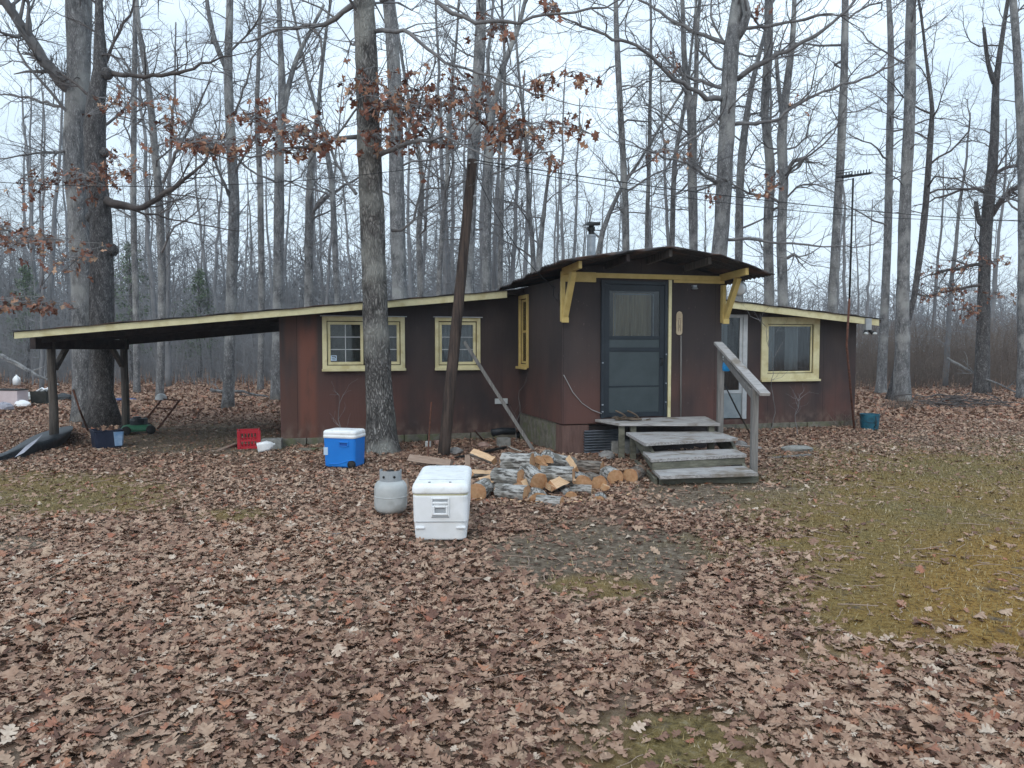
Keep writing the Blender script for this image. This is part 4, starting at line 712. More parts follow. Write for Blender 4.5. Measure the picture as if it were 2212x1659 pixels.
# windows
def window(wn, fr, cols, rows, sashes=1, curtain='cloth', Mx=None, trim='yellow', cap=True, label=None, y_out=-.035, sf=.045, munt=.012):
    x0, x1, z0, z1 = wn; f = MB()
    f.b2(x0, x0 + fr, y_out, -.002, z0, z1); f.b2(x1 - fr, x1, y_out, -.002, z0, z1); f.b2(x0 + fr, x1 - fr, y_out, -.002, z1 - fr, z1); f.b2(x0 + fr, x1 - fr, y_out, -.002, z0, z0 + fr)
    wo = f.build('window', M[trim], cabin, M=Mx, bev=.004)
    if label: wo['label'] = label
    s_ = MB(); s_.b2(x0 - .012, x1 + .012, y_out - .045, y_out - .002, z0 - .022, z0 + .018); s_.build('sill', M[trim], wo, M=Mx, bev=.004)
    if cap: s_ = MB(); s_.b2(x0 - .03, x1 + .03, y_out - .035, y_out + .03, z1 + .002, z1 + .014); s_.build('drip_cap', M['whitepaint'], wo, M=Mx)
    w_ = (x1 - x0 - 2 * fr) / sashes
    for k in range(sashes):
        a = x0 + fr + k * w_; c = a + w_; g = .012; sb = MB(); a2, c2, b0_, t0_ = a + g, c - g, z0 + fr + g, z1 - fr - g
        sb.b2(a2, a2 + sf, .002, .03, b0_, t0_); sb.b2(c2 - sf, c2, .002, .03, b0_, t0_); sb.b2(a2 + sf, c2 - sf, .002, .03, b0_, b0_ + sf); sb.b2(a2 + sf, c2 - sf, .002, .03, t0_ - sf, t0_)
        for i in range(1, cols): xx = a2 + sf + (c2 - a2 - 2 * sf) * i / cols; sb.b2(xx - munt / 2, xx + munt / 2, .008, .026, b0_ + sf, t0_ - sf, mi=1)
        for i in range(1, rows): zz = b0_ + sf + (t0_ - b0_ - 2 * sf) * i / rows; sb.b2(a2 + sf, c2 - sf, .0075, .0265, zz - munt / 2, zz + munt / 2, mi=1)
        sb.build('sash', [M[trim], M['whitepaint'] if munt < .02 else M[trim]], wo, M=Mx, bev=.002)
        gl = MB(); gl.b2(a2 + sf - .003, c2 - sf + .003, .016, .019, b0_ + sf - .003, t0_ - sf + .003); gl.build('pane', M['glass'], wo, M=Mx)
    jb = MB(); jb.b2(x0 + fr, x1 - fr, .0301, .034, z1 - fr - .03, z1 - fr); jb.b2(x0 + fr, x1 - fr, .0301, .034, z0 + fr, z0 + fr + .03); jb.build('jamb', M['darkwood'], wo, M=Mx)
    # cloth hanging inside
    cu = MB(); n = 60; ring = []; X0, X1 = x0 + fr - .05, x1 - fr + .05
    top = []; 
    for i in range(n + 1): xx = X0 + (X1 - X0) * i / n; top.append((xx, .13 + .014 * math.sin(i * 1.1) + .008 * math.sin(i * .37)))
    vs = [(x_, y_, z1 - fr + .04) for x_, y_ in top] + [(x_, y_, z0 + fr - .04) for x_, y_ in top]
    cu.add(vs, [(i, i + 1, n + 2 + i, n + 1 + i) for i in range(n)]); cu.build('curtain', M[curtain], wo, M=Mx, smooth=True); return wo
w1 = window(WL1, .07, 2, 3, 2, 'cloth_dim', label='wide yellow window of two sashes, six panes each'); window(WL2, .06, 2, 3, 1, 'cloth', label='narrower yellow window with six panes')
b = MB(); b.b2(-3.118, -3.03, .006, .0142, 1.345, 1.43); b.build('sticker', M['sticker'], w1); 
b = MB(); b.b2(-3.105, -3.043, .003, .0055, 1.408, 1.42); b.b2(-3.105, -3.043, .003, .0055, 1.382, 1.394); b.b2(-3.098, -3.043, .003, .0055, 1.357, 1.366); b.b2(-3.055, -3.043, .003, .0055, 1.3945, 1.4075); b.build('sticker_mark', M['ink'], w1)
w3 = window(WR, .13, 1, 1, 1, 'interior', cap=False, label='large yellow window of one pane with curtains', sf=.03)
for a, c in ((4.90, 5.10), (5.32, 5.62)):
    cu = MB(); n = 14; pts_ = [(a + (c - a) * i / n, .10 + .012 * math.sin(i * 1.4)) for i in range(n + 1)]; vs = [(x_, y_, 2.05) for x_, y_ in pts_] + [(x_, y_, 1.12) for x_, y_ in pts_]
    cu.add(vs, [(i, i + 1, n + 2 + i, n + 1 + i) for i in range(n)]); cu.build('curtain', M['cloth'], w3, smooth=True)
# raised entry box
EW, ED, EZ = 2.57, 2.2, .457
eb = MB()
SWIN = (1.60 - .0, 2.10)  # distance back along the left side
DO = (.62, 1.62, .56, 2.50)
strip(eb, 0, DO[0], EZ, 2.60, -ED, -ED + .08); strip(eb, DO[1], EW, EZ, 2.60, -ED, -ED + .08); strip(eb, DO[0], DO[1], DO[3], 2.60, -ED, -ED + .08); strip(eb, DO[0], DO[1], EZ, DO[2], -ED, -ED + .08)
a0, a1 = -SWIN[1] + .04, -SWIN[0] - .04
z0w, z1w = 1.22, 2.42
eb.b2(0, .08, -ED + .08, a0 * 1 - 0, EZ, 2.58) if False else None
def sidewall(y0, y1, zb, zt): eb.b2(0, .08, y0, y1, zb, zt)
sy0, sy1 = -(ED - SWIN[0]) , -(ED - SWIN[1])     # y range of the side window
sidewall(-ED + .08, sy0 + .05, EZ, 2.55); sidewall(sy0 + .05, sy1 - .05, EZ, z0w + .05); sidewall(sy0 + .05, sy1 - .05, z1w - .05, 2.55); sidewall(sy1 - .05, -.001, EZ, 2.55)
eb.b2(EW - .08, EW, -ED + .08, -.001, EZ, 2.55)
eb.prism([(.0, -ED + .03, 2.60), (EW, -ED + .03, 2.60), (EW, -ED + .03, 2.64), (1.325, -ED + .03, 2.88), (0, -ED + .03, 2.67)], (0, .05, 0))
eb.b2(.08, EW - .08, -ED + .08, -.001, EZ - .02, EZ + .03)
eb.build('entry_wall', M['wall'], cabin)
R90 = Matrix.Translation((0, 0, 0)) @ Matrix.Rotation(-math.pi / 2, 4, 'Z')
# in the rotated frame x runs towards the camera: local x -> cabin -y
window((-sy1, -sy0, z0w, z1w), .06, 1, 2, 1, 'interior', Mx=R90, cap=False, label='tall narrow yellow window in the side of the entry', trim='ochre', sf=.035, munt=.035)
sk = MB(); sk.b2(.02, .06, -ED + .3, -.02, .0, EZ - .005); sk.build('side_skirt', M['mossblock'], cabin)
sk = MB(); sk.b2(.015, .42, -ED + .012, -ED + .05, .0, EZ - .02); sk.b2(.015, .055, -ED + .05, -ED + .3, .0, EZ - .02); sk.build('front_skirt', mat('worn_brown_panel', (.10, .058, .05), (.155, .095, .08), scale=6, stretch=(3, 3, .4), rough=.85, bump=.3), cabin)
cv = MB(); n = 90
vs = []
for i in range(n + 1): z = .01 + (.36 - .01) * i / n; yy = -ED - .035 + .028 * math.sin(2 * math.pi * i / n * 9); vs += [(.33, yy, z), (.92, yy, z)]
cv.add(vs, [(2 * i, 2 * i + 1, 2 * i + 3, 2 * i + 2) for i in range(n)]); cv.build('corrugated_panel', mat('dull_corrugated_metal', (.10, .115, .14), (.20, .225, .26), scale=4, rough=.5, bump=.05, metal=.3), cabin, smooth=True)
dk = MB(); dk.b2(.43, EW, -ED + .06, -ED + .08, 0, EZ - .03); dk.build('crawlspace_board', M['darkwood'], cabin)
# entry roof sheet
PR = [(-.35, 2.70), (.0, 2.765), (.624, 2.862), (1.325, 2.955), (2.105, 2.852), (2.589, 2.729), (2.90, 2.615)]
def ez(s, y):
    for i in range(len(PR) - 1):
        if s <= PR[i + 1][0] or i == len(PR) - 2:
            f = (s - PR[i][0]) / (PR[i + 1][0] - PR[i][0]); z = PR[i][1] * (1 - f) + PR[i + 1][1] * f; break
    b_ = (y + 3.0) / 3.2; return z - .17 * max(0, b_)
er = MB(); ns, ny2 = 26, 130; vs = []
for j in range(ny2 + 1):
    y = -3.0 + 3.2 * j / ny2 
    for i in range(ns + 1):
        s = -.35 + (3.25) * i / ns; yo = y + (.05 * math.sin(i * .9) + .03 * math.sin(i * 2.3)) * (j == 0)
        vs.append((s + (.03 * math.sin(j * .21) if i in (0, ns) else 0), yo, ez(s, y) + .012 * math.sin(y * 2 * math.pi / .085) + (.012 * math.sin(i * 1.7) if j == 0 else 0)))
n0 = len(vs); vs2 = [(a, b_, c - .012) for a, b_, c in vs]
fs = []; 
for j in range(ny2):
    for i in range(ns): a = j * (ns + 1) + i; fs.append((a, a + 1, a + ns + 2, a + ns + 1)); fs.append((n0 + a, n0 + a + ns + 1, n0 + a + ns + 2, n0 + a + 1))
for i in range(ns): fs.append((i, n0 + i, n0 + i + 1, i + 1)); a = ny2 * (ns + 1) + i; fs.append((a, a + 1, n0 + a + 1, n0 + a))
for j in range(ny2): a = j * (ns + 1); b_ = a + ns + 1; fs.append((a, b_, n0 + b_, n0 + a)); a += ns; b_ += ns; fs.append((a, n0 + a, n0 + b_, b_))
er.add(vs + vs2, fs); ero = er.build('entry_roof', M['roofing'], cabin, smooth=False)
for s, y1, m_ in ((.02, -2.86, 'ochre'), (.70, -2.90, 'darkwood'), (1.325, -2.93, 'postwood'), (1.95, -2.90, 'postwood'), (2.55, -2.90, 'ochre')):
    b = MB(); b.beam((s, -ED + .01, ez(s, -2.2) - .085), (s, y1, ez(s, y1) - .085), .05, .10); b.build('rafter', M[m_], cabin, bev=.004)
b = MB(); b.b2(-.03, .50, -ED - .045, -ED - .003, 2.50, 2.64); b.b2(.50, EW + .02, -ED - .035, -ED - .003, 2.565, 2.635); b.b2(1.74, EW + .02, -ED - .038, -ED - .0355, 2.52, 2.562); b.build('header_beam', M['ochre'], cabin, bev=.003)
b = MB(); b.b2(1.665, 1.715, -ED - .03, -ED - .002, EZ + .05, 2.56); b.build('door_casing', M['yellow'], cabin, bev=.003)
for s, sg in ((.0, -1), (EW - .02, 1)):
    b = MB(); x0_ = s - .035 if sg < 0 else s - .01
    b.b2(x0_, x0_ + .055, -ED - .075, -ED - .003, 1.93, 2.50)
    b.b2(x0_ - .004, x0_ + .10, -ED - .105, -ED - .0755, 1.915, 1.99)
    b.beam((x0_ + .055, -ED - .06, 2.0), (x0_ + .055, -2.60, ez(s, -2.60) - .13), .075, .085); b.build('bracket', M['ochre'], cabin, bev=.004)
# storm door
d = MB(); x0, x1, z0, z1 = DO; yf = -ED - .028; st = .075
d.b2(x0 - .03, x0 + .02, yf - .01, -ED + .06, z0 - .03, z1 + .03); d.b2(x1 - .02, x1 + .03, yf - .01, -ED + .06, z0 - .03, z1 + .03); d.b2(x0 + .02, x1 - .02, yf - .01, -ED + .06, z1 - .02, z1 + .03)
fr_ = d.build('door_frame', M['tealdark'], cabin, bev=.003)
d = MB(); X0, X1, Z0, Z1 = x0 + .024, x1 - .024, z0 - .02, z1 - .024
d.b2(X0, X0 + st, yf, yf + .03, Z0, Z1); d.b2(X1 - st, X1, yf, yf + .03, Z0, Z1)
for a, c in ((Z1 - .09, Z1), (1.68, 1.73), (1.50, 1.56), (.98, 1.0), (Z0, Z0 + .07)): d.b2(X0 + st, X1 - st, yf, yf + .03, a, c)
dd = d.build('storm_door', M['tealdark'], cabin, bev=.003)
d = MB(); d.b2(X0 + st, X1 - st, yf + .008, yf + .022, 1.0, 1.50); d.b2(X0 + st, X1 - st, yf + .006, yf + .02, Z0 + .07, .98); d.b2(X0 + st, X1 - st, yf + .01, yf + .022, 1.56, 1.68); d.build('door_panel', M['teal'], dd, bev=.002)
d = MB(); d.b2(X0 + st, X1 - st, yf + .012, yf + .015, 1.73, Z1 - .09); d.build('pane', M['glass'], dd)
d = MB(); ix0, ix1 = X0 + st + .09, X1 - st - .10; d.b2(ix0, ix0 + .008, yf + .02, yf + .028, 1.73, 2.33); d.b2(ix1, ix1 + .014, yf + .02, yf + .028, 1.73, 2.33); d.b2(ix0, ix1 + .014, yf + .02, yf + .027, 2.331, 2.345); d.build('inner_frame', M['galv'], dd)
cu = MB(); n = 50; pts_ = [(ix0 + (ix1 - ix0) * i / n, -ED + .055 + .012 * math.sin(i * .9) + .006 * math.sin(i * 2.1)) for i in range(n + 1)]; vs = [(a, c, 2.36) for a, c in pts_] + [(a, c, 1.70) for a, c in pts_]
cu.add(vs, [(i, i + 1, n + 2 + i, n + 1 + i) for i in range(n)]); cu.build('curtain', M['drape'], dd, smooth=True)
d = MB(); d.b2(X0 + .02, X1 - .02, -ED + .075, -ED + .079, Z0, Z1); d.build('inner_door', M['interior'], dd)
d = MB()
for zz in (.62, .72, 1.33): d.b2(X0 - .045, X0 - .02, yf - .022, yf - .012, zz, zz + .018)
for zz in (.74, 1.02, 1.45): d.b2(X1 + .02, X1 + .04, yf - .022, yf - .012, zz, zz + .018)
d.build('hinge', M['galv'], dd)
d = MB(); d.tube([(X1 - .05, yf - .002, 1.40), (X1 - .05, yf - .045, 1.40), (X1 - .05, yf - .045, 1.30), (X1 - .05, yf - .002, 1.30)], .008, 8); d.build('handle', M['blackmetal'], dd, smooth=True)
# things screwed to the entry wall
b = MB(); b.prism([(1.80, -ED - .02, 1.78), (1.80, -ED - .02, 2.05), (1.815, -ED - .02, 2.085), (1.85, -ED - .02, 2.10), (1.885, -ED - .02, 2.085), (1.90, -ED - .02, 2.05), (1.90, -ED - .02, 1.78), (1.885, -ED - .02, 1.755), (1.85, -ED - .02, 1.745), (1.815, -ED - .02, 1.755)], (0, .018, 0)); pl = b.build('wall_plaque', M['paper'], cabin, bev=.003)
b = MB(); b.b2(1.83, 1.87, -ED - .024, -ED - .0205, 1.985, 1.99); b.b2(1.83, 1.834, -ED - .024, -ED - .0205, 1.80, 1.97); b.b2(1.866, 1.87, -ED - .024, -ED - .0205, 1.80, 1.97); b.b2(1.848, 1.852, -ED - .024, -ED - .0205, 1.85, 1.90); b.build('plaque_groove', M['ink'], pl)
b = MB(); b.tube([(1.89, -ED - .014, EZ + .04), (1.885, -ED - .014, 1.1), (1.88, -ED - .014, 1.74)], .012, 8); b.build('conduit', M['greypost'], cabin, smooth=True)
b = MB(); b.lathe([(.045, 0), (.05, .01), (.03, .03)], (2.08, -ED - .05, 2.43), 14); b.b2(2.05, 2.11, -ED - .06, -ED - .003, 2.462, 2.49); b.build('porch_light', M['galv'], cabin, smooth=False)
# service cable and bracket hook on the entry's left side
b = MB(); hk = [(-.01, -1.9, 2.45), (-.06, -2.0, 2.42), (-.10, -2.1, 2.30), (-.06, -2.18, 2.22)]; b.tube(hk, .007, 6); b.tube([(-.02, -2.15, 2.36), (-.06, -2.2, 2.31), (-.05, -2.22, 2.15)], .006, 6); b.build('cable_hook', M['blackmetal'], cabin, smooth=True)
b = MB(); pc = [(.02, -2.216, 1.17), (.06, -2.216, 1.1), (.16, -2.216, .92), (.3, -2.216, .76), (.45, -2.216, .66), (.6, -2.24, .60)]; b.tube(pc, .006, 6); b.build('loose_cable', M['wiregrey'], cabin, smooth=True)
# side door in the right wing
d = MB(); x0, x1, z0, z1 = DR; d.b2(x1 - .09, x1 + .0, -.03, .05, z0, z1); d.b2(x0, x0 + .09, -.03, .05, z0, z1); d.b2(x0 + .09, x1 - .09, -.028, .05, z1 - .06, z1); sdoor = d.build('side_door', M['whitepaint'], cabin, bev=.004); sdoor['label'] = 'narrow white framed glass door'
d = MB(); d.b2(x0 + .09, x1 - .09, .0, .03, z0 + .02, .70); d.build('door_panel', mat('grey_door_panel', (.22, .26, .28), (.29, .33, .35), rough=.5, bump=.05), sdoor)
d = MB(); d.b2(x0 + .09, x1 - .09, -.008, .028, .702, .76); d.b2(x1 - .15, x1 - .0905, -.006, .026, .762, z1 - .062); d.b2(x0 + .0905, x0 + .15, -.006, .026, .762, z1 - .062); d.b2(x0 + .15, x1 - .15, -.005, .026, 1.27, 1.30); d.build('sash', M['whitepaint'], sdoor)
d = MB(); d.b2(x0 + .14, x1 - .14, .01, .013, .75, z1 - .06); d.build('pane', M['glass'], sdoor)
cu = MB(); n = 30; pts_ = [(x0 + .1 + (x1 - x0 - .2) * i / n, .08 + .01 * math.sin(i * 1.2)) for i in range(n + 1)]; vs = [(a, c, z1 - .03) for a, c in pts_] + [(a, c, .72) for a, c in pts_]
cu.add(vs, [(i, i + 1, n + 2 + i, n + 1 + i) for i in range(n)]); cu.build('curtain', M['interior'], sdoor, smooth=True)
cu = MB(); n = 10; pts_ = [(3.78 + .28 * i / n, .06 + .008 * math.sin(i * 1.5)) for i in range(n + 1)]; vs = [(a, c, 2.08) for a, c in pts_] + [(a, c, 1.3) for a, c in pts_]; cu.add(vs, [(i, i + 1, n + 2 + i, n + 1 + i) for i in range(n)]); cu.build('curtain', M['cloth'], sdoor, smooth=True)
# stove pipe
c0 = CI @ W(1277, 540, 13.6); b = MB(); b.lathe([(.076, 0), (.076, .62), (.082, .625), (.082, .66), (.072, .665)], (c0.x, c0.y, c0.z - .40), 20); pipe = b.build('stove_pipe', M['galv'], cabin, smooth=False)
b = MB(); b.lathe([(.05, 0), (.05, .06), (.066, .065), (.066, .13), (.05, .135), (.05, .17)], (c0.x, c0.y, c0.z + .265), 16); b.build('collar', M['blackmetal'], pipe)
b = MB(); b.hexa([(c0.x - .15, c0.y - .1, c0.z + .40), (c0.x + .13, c0.y - .1, c0.z + .42), (c0.x + .15, c0.y + .1, c0.z + .44), (c0.x - .13, c0.y + .1, c0.z + .43)], [(c0.x - .07, c0.y - .06, c0.z + .475), (c0.x + .13, c0.y - .1, c0.z + .475), (c0.x + .15, c0.y + .1, c0.z + .475), (c0.x - .07, c0.y + .06, c0.z + .475)]); b.build('cap', M['blackmetal'], pipe)
# round lamp under the right corner of the entry roof
c0 = CI @ W(1597, 624, 11.75); b = MB(); Mr = Matrix.Translation(c0) @ Matrix.Rotation(R(-72), 4, 'X') @ Matrix.Rotation(R(8), 4, 'Y')
b.lathe([(.03, .11), (.05, .08), (.105, .02), (.118, 0), (.112, -.005), (.10, .0), (.05, .04)], (0, 0, 0), 24, cap=True); yl = b.build('yard_lamp', M['galv'], cabin, smooth=True, M=Mr)
yl['label'] = 'round yard lamp hanging at the roof corner'
b = MB(); b.lathe([(.098, 0), (.09, -.03), (.05, -.05), (.01, -.055)], (0, 0, 0), 24); m_ = mat('milky_lamp_glass', (.62, .66, .70), (.72, .76, .8), rough=.15, bump=0); b.build('lens', m_, yl, smooth=True, M=Mr)
b = MB(); b.tube([tuple(c0 + Vector((0, .06, .02))), tuple(c0 + Vector((-.02, .10, .14))), tuple(c0 + Vector((-.10, .08, .24)))], .014, 8); b.build('bracket_arm', M['galv'], yl, smooth=True)
# security flood light at the right roof end
c0 = CI @ W(1873, 705, 14.75); b = MB(); b.b2(c0.x - .065, c0.x + .065, c0.y - .05, c0.y + .05, c0.z - .07, c0.z + .15); fl_ = b.build('flood_light', M['tankgrey'], cabin, bev=.006)
for sg in (-1, 1):
    b = MB(); q0 = c0 + Vector((sg * .03, 0, -.07)); q1 = c0 + Vector((sg * .09, -.06, -.13)); b.tube([tuple(q0), tuple(q0.lerp(q1, .6)), tuple(q1)], [.025, .03, .045], 10); b.lathe([(.005, -.03), (.04, -.015), (.045, 0), (.04, .015), (.005, .03)], tuple(q1 + Vector((sg * .01, -.03, -.01))), 12, mi=1); b.build('lamp_head', [M['blackmetal'], M['tank']], fl_, smooth=True)
# outlet box on the wall near the entry
b = MB(); b.b2(-.42, -.20, -.035, -.002, .60, .69); ob = b.build('outlet_box', mat('pale_outlet_box', (.42, .45, .46), rough=.5, bump=0), cabin, bev=.004); b = MB(); b.lathe([(.03, -.01), (.03, .01)], (-.29, -.05, .635), 10); b.tube([(-.3, -.04, .64), (-.26, -.09, .60), (-.16, -.09, .58)], .008, 6); b.build('plug', M['blackmetal'], ob)
# ------------------------------------------------------------ porch steps
steps = thing('porch_steps', Z(1520, 1040), 'weathered grey wooden steps with landing and one handrail, up to the storm door', 'steps'); SB = Vector(steps.location)
def slab(corn, z, th, name, matn, jit=.006, boards=1, parent=steps):
    FL, FR, BR, BL = [Z(a, b_, z) - SB for a, b_ in corn]
    for k in range(boards):
        f0, f1 = k / boards, (k + 1) / boards - (.012 if k < boards - 1 else 0)
        a = FL.lerp(BL, f0); b_ = FR.lerp(BR, f0); c = FR.lerp(BR, f1); d_ = FL.lerp(BL, f1); m = MB(); n = 9; rings = []
        for i in range(n + 1):
            t = i / n; j = rnd.uniform(-jit, jit) * .4; p = a.lerp(b_, t); q_ = d_.lerp(c, t); e = rnd.uniform(-jit, jit); p = p + Vector((0, e, j)); q_ = q_ + Vector((0, rnd.uniform(-jit, jit) * .3, j))
            rings.append([tuple(p - Vector((0, 0, th))), tuple(q_ - Vector((0, 0, th))), tuple(q_), tuple(p)])
        m.loft(rings); m.build(name, M[matn], parent, bev=.003)
slab([(1393, 957), (1594, 946), (1545, 931), (1352, 934)], .40, .04, 'tread', 'greywood', boards=3)
slab([(1406, 992), (1613, 981), (1588, 970), (1389, 975)], .27, .04, 'tread', 'greywood', boards=2)
slab([(1426, 1028), (1638, 1021), (1607, 1006), (1407, 1011)], .14, .04, 'tread', 'greywood', boards=2)
FLd, FRd = Z(1338, 915, .52) - SB, Z(1556, 915, .52) - SB; BLd = (cabin.matrix_basis @ Vector((.50, -2.215, .52))) - SB; BRd = (cabin.matrix_basis @ Vector((2.3, -2.215, .52))) - SB
for k in range(4):
    m = MB(); a = FLd.lerp(BLd, k / 4); b_ = FRd.lerp(BRd, k / 4); c = FRd.lerp(BRd, (k + .94) / 4); d_ = FLd.lerp(BLd, (k + .94) / 4); t3 = Vector((0, 0, .035)); m.hexa([a - t3, b_ - t3, c - t3, d_ - t3], [a, b_, c, d_]); m.build('landing_board', M['greywood'], steps, bev=.004)
def P(px, py, z): return Z(px, py, z) - SB
def WP(px, py, Y): return W(px, py, Y) - SB
m = MB(); r0 = P(1408, 992, .27); r1 = P(1613, 981, .27); m.beam(r0 + Vector((.01, .03, -.087)), r1 + Vector((-.02, .03, -.087)), .03, .085); m.build('riser', M['greenwood'], steps, bev=.003)
m = MB(); r0 = Z(1426, 1050) - SB; r1 = Z(1640, 1043) - SB; m.beam(r0 + Vector((0, .05, .045)), r1 + Vector((0, .05, .045)), .04, .10); m.build('base_board', M['greenwood'], steps, bev=.004)
m = MB(); bl = Z(1385, 1012) - SB; m.beam(r0 + Vector((-.03, .1, .035)), bl + Vector((-.02, .3, .035)), .04, .07); m.build('base_board', M['greenwood'], steps, bev=.004)
for xo, c in ((.035, [(1393, 957), (1352, 934), (1426, 1028), (1407, 1011)]), (-.12, [(1594, 946), (1545, 931), (1638, 1021), (1607, 1006)])):
    t1f = Z(*c[0], .36) - SB; t1b = Z(*c[1], .36) - SB; t3f = Z(*c[2], .10) - SB; m = MB()
    X = t3f.x + xo; m.prism([(t1b.x + xo, t1b.y - .05, .355 ), (t1f.x + xo, t1f.y + .03, .355), (t3f.x + xo, t3f.y + .06, .095), (t3f.x + xo, t3f.y + .06, .02), (t3f.x + xo - .01, t3f.y + .45, .02)], (.04, 0, 0)); m.build('stringer', M['greenwood'], steps, bev=.004)
for c, z1 in (((1345, 915), .485), ((1370, 915), .485), ((1540, 915), .485)):
    m = MB(); p = Z(*c, .52) - SB; m.b2(p.x - .04, p.x + .04, p.y + .06, p.y + .14, -.03, z1); m.build('support_post', M['greenwood'], steps, bev=.004)
m = MB(); p = Z(1360, 1000) - SB; m.box((p.x + .05, p.y + .9, .09), (.4, .3, .22)); m.build('support_block', M['concrete'], steps, bev=.02)
m = MB(); pu = WP(1555, 925, 10.75); m.b2(pu.x - .04, pu.x + .04, pu.y - .045, pu.y + .045, .2, 1.585); m.build('rail_post', M['greypost'], steps, bev=.005)
m = MB(); pl_ = WP(1628, 1010, 9.2); m.b2(pl_.x - .038, pl_.x + .038, pl_.y - .04, pl_.y + .04, -.03, 1.08); m.build('rail_post', M['greypost'], steps, bev=.005)
m = MB(); a = WP(1551, 741, 10.9); b_ = WP(1653, 852, 8.95); m.beam(a, b_, .12, .038); m.build('handrail', M['greywood'], steps, bev=.004)
m = MB(); a = WP(1562, 760, 10.8); b_ = WP(1632, 850, 9.2); m.beam(a + Vector((-.02, 0, -.03)), b_ + Vector((-.02, 0, -.03)), .04, .09); m.build('rail_support', M['greypost'], steps, bev=.004)
# small items by the entry
rod = MB(); rod.tube([tuple(W(1563, 826, 10.95)), tuple(W(1592, 885, 10.9)), tuple(Z(1622, 940, .0) * 1.0)], .011, 8); tag(rod.build('iron_rod', M['blackmetal'], smooth=True), 'thin black rod leaning between the two handrail posts', 'rod')
tg = MB(); c = cabin.matrix_basis @ Vector((.78, -2.52, .53)); rg = random.Random(8)
for k in range(2):
    q = Vector((c.x + k * .17, c.y - .02, c.z)); pts = [q + Vector((.075 * math.cos(a), .04 * math.sin(a) + .02, .02 + .11 * abs(math.sin(a * .5)) ** 1)) for a in np.linspace(0, 6.28, 16)]; tg.tube([tuple(p_) for p_ in pts], .012, 6)
    tg.box(tuple(q + Vector((.02, .02, .012))), (.2, .09, .025))
for k in range(10):
    p = c + Vector((rg.uniform(-.12, .42), rg.uniform(-.06, .08), .005)); tg.tube([tuple(p), tuple(p + Vector((rg.uniform(-.1, .1), .02, rg.uniform(.01, .05)))), tuple(p + Vector((rg.uniform(-.15, .15), .0, .01)))], .009, 5)
tag(tg.build('sandals', mat('worn_brown_leather', (.09, .065, .045), (.16, .12, .09), rough=.8, bump=.3), smooth=True), 'pair of worn brown strapped sandals lying on the landing by the storm door', 'sandals')
b0 = W(1569, 783, 10.62); bo = thing('spray_bottle', (b0.x, b0.y, b0.z - .12), 'blue spray bottle hooked under the handrail by its upper post', 'bottle')
b = MB(); b.loft([[(x_ * 1, y_, z_) for x_, y_, z_ in rrect(a, a * .7, a * .25, z)] for a, z in ((.07, 0), (.10, .01), (.105, .06), (.09, .11), (.045, .15), (.03, .16))]); b.build('body', mat('blue_bottle_plastic', (.01, .20, .46), rough=.3, bump=0), bo, smooth=True)
b = MB(); b.lathe([(.018, .16), (.018, .18)], n=10); b.box((-.012, 0, .195), (.07, .024, .03)); b.tube([(-.03, 0, .185), (-.045, 0, .15)], .006, 6); b.build('nozzle', M['white'], bo)
# ------------------------------------------------------------ leaning utility pole with wires
pb = Z(958, 985); pt = W(1021, 345, 11.3); pole = thing('utility_pole', pb, 'dark wooden pole leaning right in front of the narrower yellow window', 'pole')
b = MB(); ax = pt - pb; pts = [tuple(ax * t + Vector((0, 0, -.05 * (t == 0)))) for t in np.linspace(0, 1, 30)]; b.tube(pts, [.088 - .02 * t for t in np.linspace(0, 1, 30)], 14, rough=.03, rg=rnd); b.build('pole_shaft', M['pole'], pole, smooth=True)
b = MB(); b.tube([tuple(ax * .985 + Vector((-.05, -.05, 0))), tuple(ax * .985 + Vector((.09, -.05, .02)))], .012, 6); b.lathe([(.02, 0), (.03, .02), (.02, .04), (.03, .06), (.018, .08)], tuple(ax + Vector((-.03, 0, -.01))), 10); b.lathe([(.02, 0), (.03, .02), (.02, .04)], tuple(ax * .87 + Vector((.09, -.03, 0))), 10); b.build('insulator', M['tankgrey'], pole, smooth=True)
def wire(p, q, sag, r, label, n=24, mt='wire'):
    pts = [tuple(p.lerp(q, t) - Vector((0, 0, sag * 4 * t * (1 - t)))) for t in np.linspace(0, 1, n)]; b = MB(); b.tube(pts, r, 5); return tag(b.build('overhead_wire', M[mt], smooth=True), label, 'wire')
wire(pt, W(2330, 482, 17), .18, .008, 'twisted power line running from the leaning pole to the right edge'); wire(pt - Vector((0, 0, .03)), W(2330, 470, 17), .34, .006, 'thinner sagging wire just under the twisted power line')
wire(pt, W(-60, 390, 10), .2, .005, 'wire running left from the leaning pole past the oaks')
wire(pt - Vector((0, 0, .1)), cabin.matrix_basis @ Vector((-.03, -1.95, 2.43)), .22, .007, 'service cable drooping from the leaning pole to the entry corner')
b = MB(); b.tube([tuple(Z(924, 990)), tuple(W(927, 940, 11.0)), tuple(W(932, 868, 11.05))], .013, 6); tag(b.build('iron_stake', M['rustrod']), 'thin rusty upright stake just left of the leaning pole', 'stake')
b = MB(); b.beam(Z(1152, 972, .02), W(1003, 738, 11.75), .03, .05); tag(b.build('leaning_board', M['greypost'], bev=.003), 'long thin grey board leaning against the cabin wall right of the pole', 'board')
